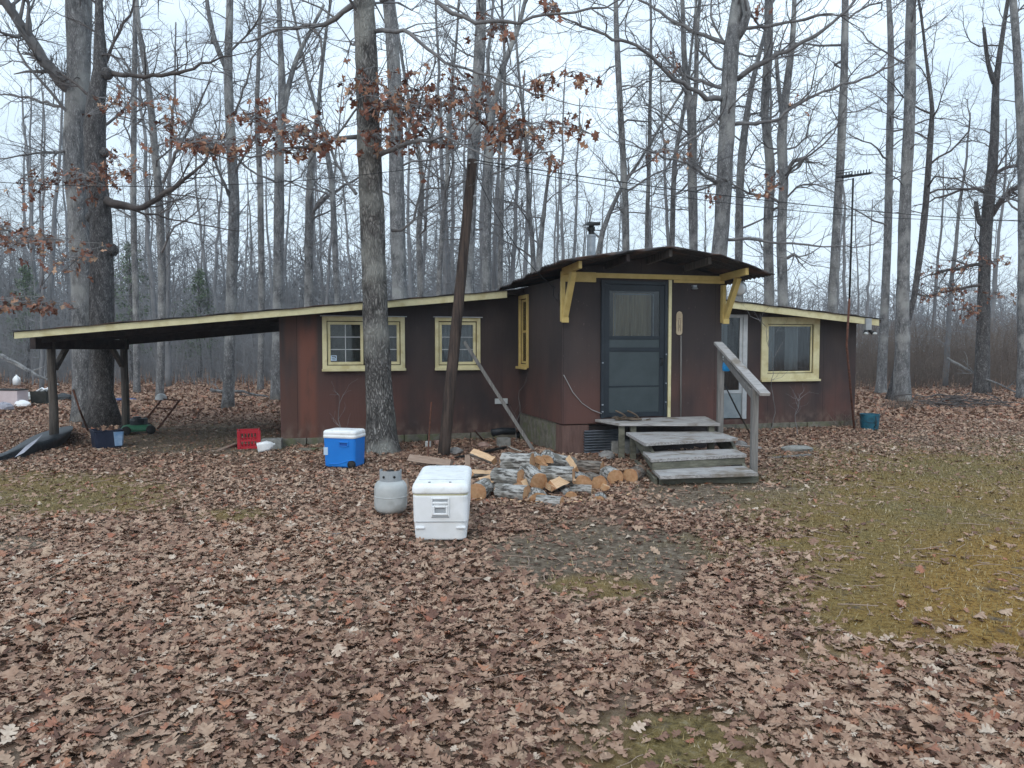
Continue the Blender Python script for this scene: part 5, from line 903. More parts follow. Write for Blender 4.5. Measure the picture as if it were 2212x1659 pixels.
# antenna mast
mb0 = cabin.matrix_basis @ Vector((6.45, -.5, 0)); an = thing('antenna_mast', mb0, 'thin antenna mast standing at the right end of the cabin', 'antenna'); tp = W(1843, 385, 14.6) - mb0
q1 = W(1829, 745, 14.5) - mb0; q2 = W(1835, 645, 14.5) - mb0
b = MB(); b.tube([(0, 0, -.05), tuple(q1), tuple(q2)], .022, 8); b.build('lower_mast', M['rustrod'], an, smooth=True); b = MB(); b.tube([tuple(q2 - Vector((0, 0, .02))), tuple(tp)], .019, 8); b.tube([tuple(q2.lerp(tp, .25)), tuple(q2.lerp(tp, .27))], .022, 8); b.build('upper_mast', M['blackmetal'], an, smooth=True)
b = MB(); l0 = W(1820, 383, 14.4) - mb0; l1 = W(1880, 374, 15.2) - mb0; b.tube([tuple(l0), tuple(l1)], .024, 6)
dr = (l1 - l0).normalized(); sdv = dr.cross(UP).normalized()
for k in range(9):
    p = l0.lerp(l1, .12 + k * .105); ln = .18 - .012 * k; b.tube([tuple(p - sdv * ln + UP * .01), tuple(p + sdv * ln + UP * .01)], .009, 4); b.tube([tuple(p), tuple(p + UP * .08)], .011, 4)
for zz in (-.06, .03, .08, .13): b.tube([tuple(l0 + dr * .12 + UP * zz - sdv * .15 - dr * .07), tuple(l0 + dr * .12 + UP * zz + dr * .12), tuple(l0 + dr * .12 + UP * zz + sdv * .15 - dr * .07)], .008, 5)
b.build('aerial', M['blackmetal'], an)
# ------------------------------------------------------------ coolers, tank
def zface(b, x0, x1, z0, z1, y, d, mi=0): b.b2(x0, x1, y - d, y, z0, z1, mi)
c0 = Z(948, 1168); wc = thing('cooler', (c0.x, c0.y + .49, 0), 'large white ice chest standing end-on in front of the firewood', 'cooler', rz=R(1.5))
b = MB(); b.loft([rrect(.405, .93, .05, .0), rrect(.42, .945, .055, .012), rrect(.436, .965, .05, .15), rrect(.442, .972, .045, .152), rrect(.452, .985, .05, .36), rrect(.446, .98, .05, .372)]); bd = b.build('body', M['white'], wc, smooth=False, bev=.006)
b = MB(); b.loft([rrect(.446, .98, .05, .3725), rrect(.446, .98, .05, .386)]); b.build('seal', M['seam'], wc)
b = MB(); b.loft([rrect(.462, .995, .055, .3865), rrect(.468, 1.0, .06, .40), rrect(.466, 1.0, .06, .43), rrect(.45, .985, .07, .455), rrect(.41, .95, .07, .468), rrect(.38, .92, .06, .470)]); ld = b.build('lid', M['whitedirty'], wc, smooth=True)
b = MB()
for xx in (-.10, .07):
    for yy in (-.455, .43): b.b2(xx, xx + .018, yy, yy + .03, .462, .476)
b.b2(-.19, .19, -.30, -.296, .4695, .472); b.build('lid_rib', M['tankgrey'], ld)
yf = -.493
b = MB(); b.b2(-.075, -.062, yf - .012, yf + .02, .20, .355); b.b2(.062, .075, yf - .012, yf + .02, .20, .355); b.b2(-.062, .062, yf - .01, yf + .02, .342, .355); b.b2(-.062, .062, yf - .014, yf + .02, .305, .322); b.b2(-.05, .05, yf - .022, yf - .006, .215, .232); b.b2(-.062, -.045, yf - .02, yf + .02, .215, .29); b.b2(.045, .062, yf - .02, yf + .02, .215, .29); b.b2(-.0445, .0445, yf - .019, yf + .02, .276, .29); b.build('handle', M['white'], bd, bev=.004)
b = MB(); b.b2(-.060, .060, yf - .002, yf + .015, .324, .340); b.b2(-.044, .044, yf - .003, yf + .015, .2325, .2755); b.b2(-.072, .072, yf - .001, yf + .015, .192, .1985); b.build('handle_recess', mat('shaded_white_plastic', (.30, .32, .34), rough=.6, bump=0), bd)  # flat grey pieces: recess shade painted onto the white body
b = MB(); b.b2(-.205, -.13, yf - .002, yf + .03, .098, .114); b.b2(.13, .205, yf - .002, yf + .03, .098, .114); b.build('foot_ridge', M['white'], bd, bev=.005)
b = MB(); b.b2(-.2, .2, yf + .004, yf + .02, .1535, .158); b.build('groove', M['tankgrey'], bd)
c0 = Z(739, 1012); bc = thing('cooler', (c0.x, c0.y + .17, 0), 'blue wheeled ice chest with white lid beside the thick oak', 'cooler', rz=R(-14))
b = MB(); b.loft([rrect(.40, .30, .04, .012), rrect(.43, .325, .045, .03), rrect(.452, .345, .045, .385), rrect(.452, .345, .045, .39)]); bd = b.build('body', M['blue'], bc, smooth=False, bev=.005)
b = MB(); b.loft([rrect(.455, .35, .045, .3905), rrect(.468, .362, .05, .396), rrect(.468, .362, .05, .43), rrect(.46, .355, .05, .433), rrect(.46, .355, .05, .438), rrect(.464, .36, .05, .442), rrect(.46, .355, .05, .475), rrect(.43, .325, .05, .49), rrect(.39, .29, .05, .493)]); ld = b.build('lid', M['whitedirty'], bc, smooth=True)
b = MB(); b.b2(-.12, .12, -.10, .08, .4935, .50); b.build('lid_recess', M['white'], ld, bev=.004)
yf = -.172; b = MB(); b.b2(.0, .14, yf - .012, yf + .02, .335, .352); b.b2(.0, .016, yf - .010, yf + .02, .29, .335); b.b2(.124, .14, yf - .010, yf + .02, .29, .335); b.b2(.016, .124, yf - .011, yf + .02, .285, .297); b.build('handle', M['blue'], bd, bev=.004)
b = MB(); b.b2(.0165, .1235, yf - .001, yf + .02, .2975, .3345); b.build('handle_recess', M['blueshade'], bd)  # flat piece, its darker blue puts the recess shade into the colour
b = MB(); pts = [(-.15 + .38 * t, yf + .008, .055 + .06 / (1 + math.exp(-(t - .6) * 9))) for t in np.linspace(0, 1, 20)]; b.tube(pts, .007, 6); b.build('swoosh_ridge', M['blue'], bd, smooth=True)
b = MB(); b.b2(-.215, -.155, yf + .0, yf + .02, .17, .27); b.build('label_patch', M['sticker'], bd)
for sx in (-1, 1):
    b = MB(); b.lathe([(.0, -.02), (.05, -.02), (.055, -.01), (.055, .01), (.05, .02), (.0, .02)], n=18); b.build('wheel', M['black'], bc, smooth=True, M=Matrix.Translation((.17, sx * .155, .052)) @ Matrix.Rotation(R(90), 4, 'X'))
c0 = Z(840, 1116); tk = thing('propane_tank', (c0.x, c0.y + .12, 0), 'grey propane tank standing left of the large white ice chest', 'tank')
prof = [(.10, 0), (.10, .02), (.125, .025), (.147, .055), (.155, .09), (.155, .168), (.155, .20), (.155, .25), (.147, .285), (.125, .312), (.08, .328), (.03, .333)]
b = MB(); b.lathe(prof, n=36); b.build('body', M['tank'], tk, smooth=True)
b = MB(); b.lathe([(.1555, .170), (.158, .172), (.158, .178), (.1555, .18)], n=36); b.build('weld_band', M['tank'], tk, smooth=True)
b = MB(); n = 22
for i in range(n):
    a0, a1 = R(150 + 240 * i / n), R(150 + 240 * (i + 1) / n); ri, ro_ = .098, .103; zt = .42
    b.hexa([(ro_ * math.cos(a0), ro_ * math.sin(a0), .30), (ro_ * math.cos(a1), ro_ * math.sin(a1), .30), (ri * math.cos(a1), ri * math.sin(a1), .30), (ri * math.cos(a0), ri * math.sin(a0), .30)], [(ro_ * math.cos(a0), ro_ * math.sin(a0), zt), (ro_ * math.cos(a1), ro_ * math.sin(a1), zt), (ri * math.cos(a1), ri * math.sin(a1), zt), (ri * math.cos(a0), ri * math.sin(a0), zt)])
cl = b.build('collar', M['tankgrey'], tk)
b = MB()
for a in (-118, -62):
    q = Vector((.105 * math.cos(R(a)), .105 * math.sin(R(a)), .365)); b.tube([tuple(q * 1.0), tuple(q + Vector((.005 * math.cos(R(a)), .005 * math.sin(R(a)), 0)))], .012, 10)
b.build('collar_hole', M['black'], cl)
b = MB(); b.lathe([(.03, .33), (.03, .37), (.018, .375), (.018, .40), (.035, .402), (.035, .415)], n=14); b.tube([(0, 0, .36), (-.07, -.02, .365)], .016, 8); b.build('valve', M['blackmetal'], tk)
cb = MB(); p = Z(862, 1063); cb.box((p.x + .06, p.y + .16, .36), (.20, .10, .01), Matrix.Rotation(R(24), 3, 'X') @ Matrix.Rotation(R(9), 3, 'Y')); cb.build('collar_flap', M['tankgrey'], tk) if False else None
# ------------------------------------------------------------ firewood
FG = 'split and round firewood in the heap before the steps'
def log(px, py, z, r, L, yaw, pitch=0, kind='round', label='', old=False):
    """a round or split log; yaw 0 = end faces the camera, positive turns its near end to the right"""
    c = Z(px, py, z); rg = random.Random(int(px * 7 + py)); t = thing('firewood_log', c, label, 'log', FG); M3 = Matrix.Rotation(R(yaw), 4, 'Z') @ Matrix.Rotation(R(pitch), 4, 'X'); t.rotation_euler = M3.to_euler(); M3 = None; L *= .76; r *= 1.2
    n = 22
    if kind == 'round': sec = [(r * (1 + rg.gauss(0, .03)) * math.cos(2 * math.pi * i / n), r * .95 * (1 + rg.gauss(0, .03)) * math.sin(2 * math.pi * i / n)) for i in range(n)]; nb_ = n
    else:
        span = {'half': 180, 'quarter': 95, 'wedge': 60}[kind]; a0 = 270 - span / 2 + rg.uniform(-35, 35) if kind != 'half' else rg.choice((0, 20, -20)); k = max(5, int(span / 14))
        sec = [(r * math.cos(R(a0 + span * i / k)) * (1 + rg.gauss(0, .03)), r * math.sin(R(a0 + span * i / k)) * (1 + rg.gauss(0, .03))) for i in range(k + 1)]; nb_ = k
        if kind != 'half': sec.append((rg.uniform(-.01, .01), rg.uniform(-.01, .01)))
        mx_, my_ = sum(a for a, _ in sec) / len(sec), sum(b_ for _, b_ in sec) / len(sec); sec = [(a - mx_, b_ - my_) for a, b_ in sec]
    m = len(sec); S = 7; rings = []
    for s_ in range(S):
        y = -L / 2 + L * s_ / (S - 1); ox, oz = rg.gauss(0, r * .02), rg.gauss(0, r * .02); k2 = 1 + rg.gauss(0, .015)
        rings.append([(a * k2 + ox + rg.gauss(0, r * .02), y + (rg.gauss(0, .004) if s_ in (0, S - 1) else 0), b_ * k2 + oz + rg.gauss(0, r * .02)) for a, b_ in sec])
    bk_ = MB(); vs = [p for q in rings for p in q]; f1 = []; f2 = []
    for s_ in range(S - 1):
        for i in range(m):
            f = (s_ * m + i, s_ * m + (i + 1) % m, (s_ + 1) * m + (i + 1) % m, (s_ + 1) * m + i); (f1 if i < nb_ else f2).append(f)
    bk_.add(vs, f1); bk_.build('bark', M[rg.choice(('logbark', 'logbark', 'logbark', 'logbark2'))], t, M=M3, smooth=(kind == 'round'))
    wd = MB(); wd.add(vs, f2) if f2 else None
    if f2: wd.build('split_face', M['oldwood'] if old else M['splitwood'], t)
    for q_ in (rings[0], rings[-1][::-1]): e_ = MB(); e_.add(q_, [tuple(range(m))]); e_.build('cut_end', M['oldwood'] if old else M['cutwood'], t)
    return t
LG = [(1040, 1058, .085, .085, .42, -12, 0, 'round', 'round log with its cut end facing the viewer at the left front of the heap'),
 (1043, 990, .26, .085, .42, 58, 14, 'quarter', 'bright split piece lying topmost at the upper left of the heap'),
 (1042, 1028, .17, .075, .42, -50, -8, 'quarter', 'bright split piece beside the corner of the white ice chest'),
 (1118, 1000, .30, .10, .44, 75, 0, 'round', 'thick furrowed grey log lying sideways on top of the heap'),
 (1162, 988, .33, .075, .40, 6, 0, 'half', 'half-round log end on top of the heap, left of its twin'),
 (1181, 984, .35, .075, .40, -8, 3, 'half', 'half-round log end on top of the heap, right of its twin'),
 (1170, 1006, .24, .07, .36, 4, 0, 'quarter', 'wedge of split wood squeezed beneath the two half-round ends'),
 (1097, 1030, .20, .08, .42, 60, 0, 'round', 'grey barked log lying sideways at the left middle of the heap'),
 (1150, 1030, .20, .085, .40, 25, 12, 'round', 'upright-tilted barked log in the centre of the heap'),
 (1204, 1026, .21, .085, .46, 78, 0, 'round', 'long furrowed log lying sideways right of the heap centre'),
 (1210, 997, .26, .07, .46, -62, -14, 'round', 'barked log sloping down to the right at the back of the heap'),
 (1236, 1004, .28, .06, .30, 20, 25, 'wedge', 'splintered pale wedge sticking up at the right of the heap'),
 (1252, 1041, .10, .088, .42, 8, 0, 'round', 'round log end low at the right front, left of its neighbour'),
 (1281, 1039, .085, .075, .42, 18, 0, 'round', 'round log end low at the right front, touching a larger one'),
 (1321, 1027, .08, .08, .40, 10, 0, 'round', 'single round log end lying apart between the heap and the steps'),
 (1372, 1024, .08, .075, .42, -28, 0, 'round', 'barked round log nearest to the bottom of the steps'),
 (1122, 1039, .14, .065, .40, 5, 0, 'quarter', 'three-sided split end below the centre left of the heap'),
 (1087, 1052, .10, .08, .38, 30, 0, 'half', 'orange half-round piece low at the left of the heap'),
 (1107, 1066, .08, .08, .44, 62, 0, 'round', 'dark grey log lying sideways at the front left of the heap'),
 (1165, 1069, .07, .10, .40, 5, 0, 'half', 'broad half-round end at the very front of the heap'),
 (1187, 1084, .04, .055, .34, 66, 0, 'round', 'small grey log lying sideways in the leaves before the heap'),
 (1188, 1052, .12, .055, .34, 14, 0, 'wedge', 'small pale wedge near the front centre of the heap'),
 (1228, 1062, .06, .06, .36, 12, 0, 'half', 'small half-round end at the front right of the heap'),
 (1304, 1052, .04, .055, .34, 6, 0, 'quarter', 'small split end in the leaves before the single round log'),
 (1298, 1073, .03, .055, .30, -10, 0, 'half', 'half-buried orange end foremost at the right of the heap'),
 (1268, 1010, .12, .075, .5, 68, 0, 'round', 'dark barked log lying sideways at the back right of the heap'),
 (1140, 1050, .11, .10, .42, -35, 0, 'quarter', 'orange split piece wedged low under the centre of the heap'),
 (1212, 1046, .13, .09, .42, -45, 8, 'quarter', 'orange split piece wedged under the right half of the heap'),
 (1255, 1058, .05, .05, .3, 80, 0, 'round', 'thin pale log lying sideways at the front right of the heap')]
for l in LG: log(*l[:8], label=l[8])
log(930, 997, .09, .085, .78, 72, 4, 'quarter', 'long weathered split piece lying behind the white ice chest', old=True); log(1062, 1044, .12, .09, .36, -62, 6, 'quarter', 'orange split piece lying between the heap and the white ice chest'); log(876, 1058, .12, .06, .3, 10, 70, 'wedge', 'reddish split piece standing behind the propane tank', old=True)
log(1009, 1003, .12, .05, .32, 10, 72, 'wedge', 'grey board end standing up behind the white ice chest', old=True)
ch = MB(); rg = random.Random(11)
for i in range(160):
    p = Z(rg.gauss(1170, 85), rg.uniform(1040, 1095)); ch.box((p.x, p.y, rg.uniform(.02, .05)), (rg.uniform(.02, .07), rg.uniform(.01, .02), .006), Matrix.Rotation(rg.uniform(0, 3.1), 3, 'Z') @ Matrix.Rotation(rg.uniform(-.5, .5), 3, 'X'))
struct(ch.build('wood_chips', M['splitwood']), 'stuff')
# ------------------------------------------------------------ bricks, stones and scraps
def rock(p, r, label, cat='stone', name='stone', mt='stone', sq=(1, 1, .6), seed=0):
    rg = random.Random(seed); b = MB(); n = 10; rings = []
    for k in range(6):
        a = -1.35 + 2.7 * k / 5; rings.append([(p.x + r * sq[0] * math.cos(a) * math.cos(6.283 * i / n) * rg.uniform(.82, 1.12), p.y + r * sq[1] * math.cos(a) * math.sin(6.283 * i / n) * rg.uniform(.82, 1.12), p.z + r * sq[2] * math.sin(a) * rg.uniform(.85, 1.1) + r * sq[2] * .6) for i in range(n)])
    b.loft(rings); return tag(b.build(name, M[mt], bev=.004), label, cat)
rock(Z(984, 981), .11, 'rounded grey stone at the foot of the leaning pole', seed=1); rock(Z(737, 1160), .09, 'pale flat stone in the leaves left of the white ice chest', seed=2, sq=(1.2, .8, .25)); rock(Z(1720, 975), .2, 'flat concrete chunk in the leaves right of the handrail', seed=3, sq=(1.3, .7, .3), mt='concrete')
rock(Z(1310, 992), .13, 'grey stone under the corrugated panel', seed=4); rock(Z(1045, 968), .1, 'brownish stone near the wall behind the firewood', seed=5, mt='brick'); rock(Z(1600, 965), .1, 'dull stone behind the handrail post', seed=6); rock(Z(1515, 966, .0), .12, 'pinkish stone in the dark under the steps', seed=7, mt='brick')
def blk(p, d, rz, label, mt='concrete', name='concrete_block', cat='block', z=None):
    b = MB(); b.box((p.x, p.y, d[2] / 2 - .01 if z is None else z), d, Matrix.Rotation(R(rz), 3, 'Z')); return tag(b.build(name, M[mt], bev=.01), label, cat)
blk(Z(1088, 966), (.19, .15, .16), 20, 'broken grey concrete block against the wall near the outlet'); blk(Z(588, 968), (.3, .2, .16), 10, 'grey concrete block beside the red crate at the cabin corner'); blk(Z(675, 975), (.4, .15, .06), 12, 'flat mossy slab lying behind the blue ice chest', mt='mossblock')
blk(Z(925, 965), (.09, .09, .10), 0, 'small pale green can by the wall left of the pole', mt='tank', name='can', cat='can'); blk(Z(945, 962), (.08, .08, .09), 30, 'small pinkish brick piece by the wall beside the pole', mt='brick', name='brick', cat='brick')
b = MB(); b.beam(Z(985, 989, .02), Z(1092, 966, .06), .05, .03); tag(b.build('metal_bar', M['blackmetal']), 'long dark flat bar lying before the wall behind the firewood', 'bar')
b = MB(); b.tube([tuple(Z(1096, 962, .05)), tuple(Z(1105, 968, .05)), tuple(Z(1125, 975, .03)), tuple(Z(1150, 980, .02)), tuple(Z(1170, 990, .02))], .012, 6); tag(b.build('rope', mat('pale_rope', (.30, .29, .26), (.4, .38, .35), rough=.9, bump=.3), smooth=True), 'pale rope lying from the concrete block to the firewood', 'rope')
b = MB(); b.tube([tuple(Z(1045, 952, 0)), tuple(W(1025, 930, 12.0))], .012, 6); tag(b.build('iron_pin', M['rustrod']), 'short rusty pin slanting from the leaves before the wall', 'pin')
b = MB(); b.tube([tuple(W(1062, 935, 12.6)), tuple(W(1085, 931, 12.65)), tuple(W(1112, 932, 12.7))], .06, 10); tag(b.build('rolled_mat', M['tarp'], smooth=True), 'dark rolled mat lying against the wall under the outlet box', 'mat')
b = MB(); b.beam(Z(1640, 968, .03), Z(1590, 962, .03), .12, .03); tag(b.build('board_scrap', M['greywood']), 'grey board scrap lying on the ground behind the lower handrail post', 'board')
b = MB(); b.beam(Z(1660, 990, .015), Z(1750, 982, .015), .05, .02); tag(b.build('wood_lath', M['greypost']), 'thin pale lath in the leaves right of the steps', 'board')
b = MB(); b.beam(Z(470, 975, .01), Z(512, 958, .02), .07, .03); tag(b.build('wood_plank', M['oldwood']), 'short plank on the dirt running to the red crate', 'board')
# ------------------------------------------------------------ under and beyond the carport
c0 = Z(213, 970); tub = thing('storage_tub', (c0.x, c0.y + .24, 0), 'dark blue tub full of leaves between the carport posts', 'tub', rz=R(38))
b = MB(); b.loft([rrect(.36, .36, .03, .0), rrect(.40, .40, .03, .26), rrect(.42, .42, .03, .265), rrect(.42, .42, .03, .28), rrect(.38, .38, .03, .28), rrect(.35, .35, .03, .2)]); tb_ = b.build('body', M['navy'], tub, bev=.004)
b = MB(); b.prism([(.08, -.190, .03), (.18, -.190, .03), (.195, -.207, .25), (.06, -.207, .25)], (0, -.006, 0)); b.prism([(.193, -.17, .03), (.193, .12, .03), (.208, .14, .25), (.208, -.18, .25)], (.006, 0, 0)); b.build('panel', M['paleblue'], tub)
n_ = 26; scatter_leaves('leaf_fill', np.stack([rs.uniform(-.16, .16, n_), rs.uniform(-.16, .16, n_), rs.uniform(.24, .30, n_)], -1), rs.uniform(.08, .13, n_), False, rs.uniform(0, 1, n_), .5, 0, None, 'leaf', tub)
# red crate with open lattice
c0 = Z(530, 970); cr = thing('plastic_crate', (c0.x, c0.y + .16, 0), 'red plastic crate at the left corner of the cabin', 'crate', rz=R(20)); b = MB(); a = .15
for sx, sy in ((1, 0), (-1, 0), (0, 1), (0, -1)):
    for zz, hh in ((.02, .04), (.13, .03), (.26, .04)):
        if sx: b.b2(sx * a - .006, sx * a + .006, -a + .0061, a - .0061, zz - hh / 2, zz + hh / 2)
        else: b.b2(-a + .0, a - .0, sy * a - .006, sy * a + .006, zz - hh / 2, zz + hh / 2)
    for k in range(6):
        t = -a + .03 + k * (2 * a - .06) / 5
        if sx: b.b2(sx * a - .004, sx * a + .004, t - .008, t + .008, .02, .25)
        else: b.b2(t - .008, t + .008, sy * a - .004, sy * a + .004, .02, .25)
for sx in (1, -1):
    for sy in (1, -1): b.b2(sx * a - .02, sx * a + .02, sy * a - .02, sy * a + .02, 0, .28)
b.b2(-a, a, -a, a, .0, .012); b.build('frame', M['red'], cr)
def jug(p, s, label, rz=0, tilt=0):
    t = thing('plastic_jug', p, label, 'jug', rz=R(rz)); b = MB(); Mx = Matrix.Rotation(R(tilt), 4, 'Y')
    b.loft([rrect(.15 * s, .15 * s, .035 * s, .0), rrect(.155 * s, .155 * s, .04 * s, .16 * s), rrect(.09 * s, .09 * s, .035 * s, .23 * s), rrect(.04 * s, .04 * s, .019 * s, .25 * s), rrect(.04 * s, .04 * s, .019 * s, .275 * s)]); b.build('body', M['white'], t, smooth=True, M=Mx)
    b = MB(); b.tube([(.055 * s, 0, .20 * s), (.085 * s, 0, .20 * s), (.085 * s, 0, .12 * s), (.07 * s, 0, .11 * s)], .012 * s, 6); b.build('handle', M['white'], t, smooth=True, M=Mx); return t
jug(Z(556, 976) + Vector((0, 0, .06)), .95, 'white plastic jug lying by the red crate at the cabin corner', 20, 80); jug(Z(22, 875) + Vector((0, .3, .52)), 1.0, 'white jug standing on the pale box at the left edge')
# lawn mower
c0 = Z(297, 936); mw = thing('lawn_mower', c0, 'old green push mower under the carport beside its rear post', 'mower', rz=R(30))
b = MB(); b.loft([rrect(.50, .44, .12, .05), rrect(.52, .46, .12, .09), rrect(.46, .40, .12, .14), rrect(.30, .28, .1, .16)]); b.build('deck', M['green'], mw, smooth=True)
b = MB(); b.lathe([(.12, .16), (.125, .24), (.11, .27), (.07, .275), (.07, .30), (.03, .31)], n=16); b.box((.12, .0, .22), (.1, .12, .1)); b.build('engine', M['tarp'], mw)
for sx in (-1, 1):
    for sy in (-1, 1):
        b = MB(); b.lathe([(.0, -.02), (.07, -.02), (.08, -.01), (.08, .01), (.07, .02), (.0, .02)], n=16); b.build('wheel', M['black'], mw, smooth=True, M=Matrix.Translation((sx * .2, sy * .25, .08)) @ Matrix.Rotation(R(90), 4, 'X'))
mi = mw.matrix_basis.inverted() @ Vector((0, 0, 0)); MI = mw.matrix_basis.inverted()
h = [MI @ W(316, 905, 14.35), MI @ W(350, 862, 14.9), MI @ W(388, 865, 14.7), MI @ W(341, 926, 14.1)]; b = MB(); b.tube([tuple(q) for q in h], .018, 8); b.tube([tuple(h[0].lerp(h[1], .55)), tuple(h[3].lerp(h[2], .68))], .015, 8); b.build('handlebar', M['rustrod'], mw, smooth=True)
p = W(348, 858, 14.95); hm = MB(); hm.lathe([(.11, -.02), (.108, .0), (.10, .04), (.075, .08), (.035, .10), (.005, .105)], tuple(p - Vector((0, 0, .03))), 20); tag(hm.build('bowl', M['white'], smooth=True), 'white upturned bowl hung on the top of the mower handlebar', 'bowl')
# dark sheet heaped at the foot of the front post
def sheet(poly_px, label, name, cat, mt, th=.015, mt2=None):
    b = MB(); rows = poly_px; n = len(rows[0]); vs = [tuple(Z(a, c, z)) for r in rows for a, c, z in r]; k = len(rows); fs = [(j * n + i, j * n + i + 1, (j + 1) * n + i + 1, (j + 1) * n + i) for j in range(k - 1) for i in range(n - 1)]
    b.add(vs, fs); o = b.build(name, M[mt], smooth=False); sm = o.modifiers.new('sub', 'SUBSURF'); sm.levels = sm.render_levels = 2; so_ = o.modifiers.new('solid', 'SOLIDIFY'); so_.thickness = th; return tag(o, label, cat)
tp_ = sheet([[(-30, 1010, .0), (10, 1003, .0), (45, 993, .0), (95, 975, .0), (122, 968, .02), (150, 950, .03)], [(-35, 998, .05), (5, 990, .08), (45, 972, .12), (92, 955, .16), (120, 950, .18), (152, 935, .2)], [(-35, 990, .10), (8, 984, .14), (42, 962, .17), (88, 944, .20), (125, 932, .24), (160, 922, .26)], [(-30, 985, .02), (15, 978, .05), (50, 952, .05), (85, 935, .06), (120, 925, .08), (155, 918, .1)]], 'dark crumpled tarp heaped at the foot of the front carport post', 'tarp', 'tarp', 'tarp')
b = MB(); a = [Z(38, 990, .06), Z(62, 966, .14), Z(88, 948, .19), Z(97, 940, .21), Z(80, 960, .17), Z(58, 980, .11)]; b.prism([tuple(q + Vector((-.01, -.05, .02))) for q in a], (0, .012, .004)); o = b.build('fold', M['tarplight'], tp_)  # pale strip: shine of the folded tarp edge put into the colour
# junk at the left edge
c0 = Z(20, 880); jb_ = thing('box', c0, 'pinkish white box among litter at the far left edge', 'box', rz=R(-6)); b = MB(); b.box((-.2, .2, .22), (.85, .4, .42)); b.build('body', mat('pinkish_white_panel', (.50, .42, .44), (.6, .52, .53), scale=3, rough=.6), jb_, bev=.01); b = MB(); b.box((-.2, .2, .445), (.88, .43, .025)); b.build('lid', M['black'], jb_)
def bag(px, py, r, label, seed, mt='white'):
    rock(Z(px, py), r, label, 'bag', 'plastic_bag', mt, (1.2, .9, .7), seed)
bag(60, 866, .24, 'crumpled white bag right of the pinkish box', 21, 'tank'); bag(48, 880, .17, 'small white bag on the leaves before the pinkish box', 22); bag(8, 888, .2, 'purplish grey bag at the left picture edge', 23, 'tarplight'); bag(78, 858, .14, 'pale bag beside the dark bin', 24, 'tank')
c0 = Z(92, 874); bn = thing('bin', c0, 'dark bin holding white scraps left of the front carport post', 'bin'); b = MB(); b.loft([rrect(.42, .36, .04, 0), rrect(.46, .40, .04, .36), rrect(.42, .36, .04, .36), rrect(.38, .32, .04, .3)]); b.build('body', mat('dark_olive_bin', (.02, .022, .018), (.04, .04, .035)), bn)
b = MB(); rg = random.Random(6)
for k in range(7): p0 = Vector((rg.uniform(-.18, .05), rg.uniform(-.1, .1), .36)); b.tube([tuple(p0), tuple(p0 + Vector((.12, 0, rg.uniform(.02, .1)))), tuple(p0 + Vector((.25, .02, rg.uniform(-.02, .06))))], .018, 6)
b.build('scraps', M['white'], bn, smooth=True)
rock(Z(138, 866), .2, 'black crumpled bag right of the front carport post', 'bag', 'rubbish_bag', 'tarp', (1.4, .8, .7), 31); rock(Z(152, 874), .09, 'small white scrap on the leaves right of the black bag', 'scrap', 'paper_scrap', 'white', (1.8, .6, .2), 32)
rock(Z(265, 866), .3, 'flat blue tarp on the leaves behind the rear carport post', 'tarp', 'tarp', 'bluetarp', (1.6, 1, .18), 33)
b = MB(); b.tube([tuple(Z(190, 930, .02)), tuple(W(172, 885, 12.9)), tuple(W(158, 842, 13.0))], [.018, .016, .02], 7); tag(b.build('stick', M['rustrod']), 'reddish brown stick leaning by the trunk behind the blue tub', 'stick')
# bucket at the right
c0 = Z(1886, 930); bk2 = thing('bucket', (c0.x, c0.y + .15, 0), 'blue-green bucket standing alone right of the cabin', 'bucket'); b = MB(); b.lathe([(.145, 0), (.155, .01), (.165, .15), (.168, .152), (.168, .165), (.165, .167), (.17, .28), (.178, .282), (.178, .30), (.165, .30), (.155, .1), (.1, .08)], n=28); b.build('body', M['bluegreen'], bk2, smooth=False)
b = MB(); b.tube([(.03, -.172, .27), (.04, -.185, .18), (.035, -.18, .10), (.0, -.178, .06)], .008, 6); b.tube([(-.178, 0, .28), (-.17, -.08, .2), (-.1, -.16, .15), (.03, -.18, .14), (.14, -.12, .2), (.178, 0, .28)], .004, 5); b.build('handle', M['blackmetal'], bk2, smooth=True)
# saplings and fallen wood
def sapling(p, h, label, seed, name='sapling', n=7, mt='twig', L=.5, r=.008):
    t = MB(); rg = random.Random(seed); pts = []; x, y, z = p.x, p.y, 0
    while z < h: pts.append((x, y, z)); x += rg.gauss(0, .03); y += rg.gauss(0, .015); z += .12
    t.tube(pts, [r * (1 - .7 * i / len(pts)) for i in range(len(pts))], 5, cap=False)
    for k in range(n): i = rg.randrange(len(pts) // 3, len(pts)); th = rg.uniform(0, 6.28); branch(t, pts[i], (math.cos(th), math.sin(th) * .3, .7), rg.uniform(.3, 1) * L, r * .6, 1, rg, rmin=.002, dens=.7)
    return tag(t.build(name, M[mt]), label, 'sapling')
sapling(Z(735, 975), .95, 'thin bare sapling against the wall behind the blue ice chest', 1, L=.4); sapling(cabin.matrix_basis @ Vector((4.62, -.45, 0)), 2.2, 'tall thin leafless sapling left of the large right-hand window', 2, n=9, L=.6)
sapling(cabin.matrix_basis @ Vector((4.9, -.9, 0)), .8, 'low leafless sapling beside the lower handrail post', 3, L=.35); sapling(Z(1115, 955), .9, 'curved bare shoot by the wall near the entry', 4, n=3, L=.5)
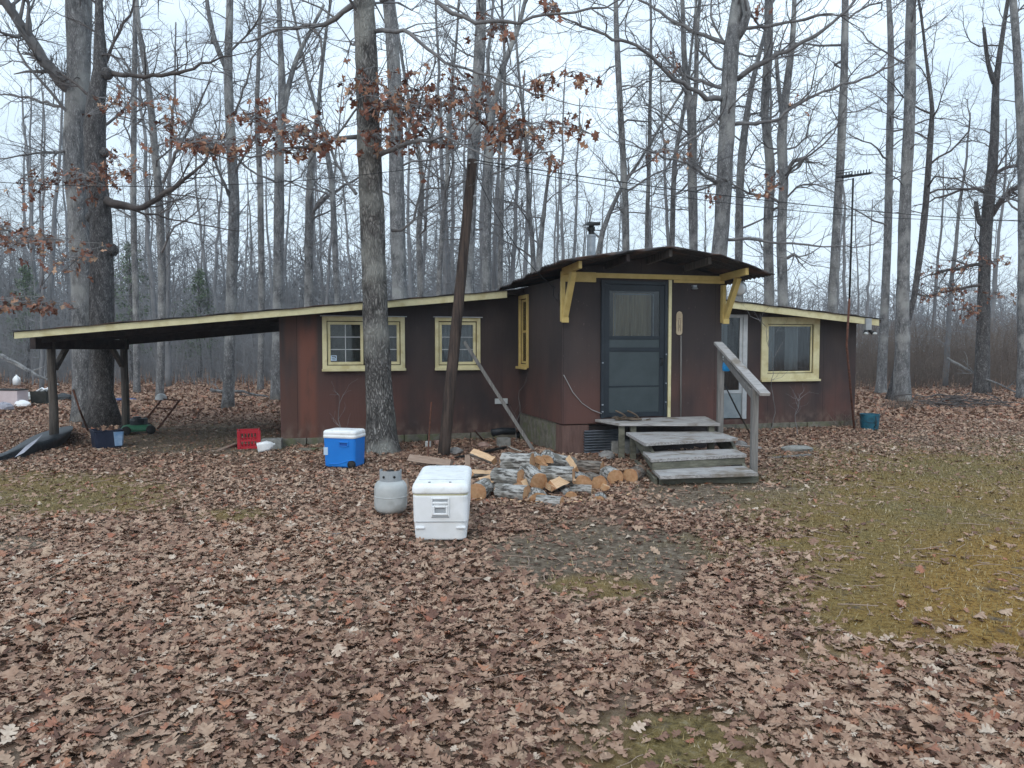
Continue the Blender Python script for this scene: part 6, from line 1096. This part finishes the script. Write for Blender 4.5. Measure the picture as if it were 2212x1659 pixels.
def fallen(a, b_, r, label, seed):
    t = MB(); rg = random.Random(seed); n = 9; pts = [tuple(a.lerp(b_, i / n) + Vector((rg.gauss(0, .04), rg.gauss(0, .04), abs(rg.gauss(0, .03))))) for i in range(n + 1)]; t.tube(pts, [r * (1 - .6 * i / n) for i in range(n + 1)], 6)
    for k in range(4): i = rg.randrange(2, n); branch(t, pts[i], (rg.uniform(-1, 1), rg.uniform(-.4, .4), .5), .6, r * .4, 1, rg, rmin=.004, dens=.5)
    tag(t.build('fallen_branch', M['bark_light']), label, 'branch')
fallen(W(450, 842, 20), W(580, 858, 20.5), .05, 'fallen branch on the leaves beyond the mower', 1); fallen(W(2040, 775, 26), W(2200, 850, 24), .05, 'pale fallen branch slanting at the right edge before the brush', 2); fallen(W(0, 770, 26), W(130, 835, 25), .09, 'fallen trunk slanting down at the left edge behind the carport', 3); fallen(Z(600, 838), Z(740, 846), .05, 'fallen branch lying far off behind the cabin corner', 4) if False else None
bp_ = MB(); rg = random.Random(44); c = Z(2075, 880)
for k in range(70): p = c + Vector((rg.gauss(0, .55), rg.gauss(0, .3), rg.uniform(0, .3))); d_ = Vector((rg.uniform(-1, 1), rg.uniform(-.4, .4), rg.uniform(-.1, .3))) * .5; bp_.tube([tuple(p - d_), tuple(p + Vector((0, 0, .05))), tuple(p + d_)], .012, 4)
tag(bp_.build('brush_pile', M['twig_dark']), 'low pile of dark brush on the leaves at the far right', 'brush pile')
# dry grass round the mast foot and the stout trunk
for (px, py), nn, lab in (((1800, 922), 130, 'clump of dry grass at the foot of the antenna mast'), ((1950, 885), 130, 'dry brush clump at the foot of the stout straight trunk')):
    t = MB(); rg = random.Random(nn + px); c = Z(px, py)
    for k in range(nn): p = c + Vector((rg.gauss(0, .25), rg.gauss(0, .1), 0)); e = Vector((rg.gauss(0, .15), rg.gauss(0, .08), rg.uniform(.1, .35))); t.tube([tuple(p), tuple(p + e * .6 + Vector((0, 0, .03))), tuple(p + e)], [.005, .004, .002], 3, cap=False)
    tag(t.build('dry_grass_clump', M['brush']), lab, 'grass clump')

# ------------------------------------------------------------ damp air between the trunks
hb = MB(); x1 = max(abs(gx[0]), gx[-1]) + 8; hb.b2(-x1, x1, gy[0] - 8, gy[-1] + 8, -1.05, 26); hm_ = bpy.data.materials.new('haze'); hm_.use_nodes = True; N = hm_.node_tree.nodes; N.clear()
ho = N.new('ShaderNodeOutputMaterial'); pv = N.new('ShaderNodeVolumePrincipled'); pv.inputs['Color'].default_value = (.86, .92, 1, 1); pv.inputs['Density'].default_value = HAZE; hm_.node_tree.links.new(pv.outputs[0], ho.inputs['Volume'])
struct(hb.build('haze', hm_), 'stuff')
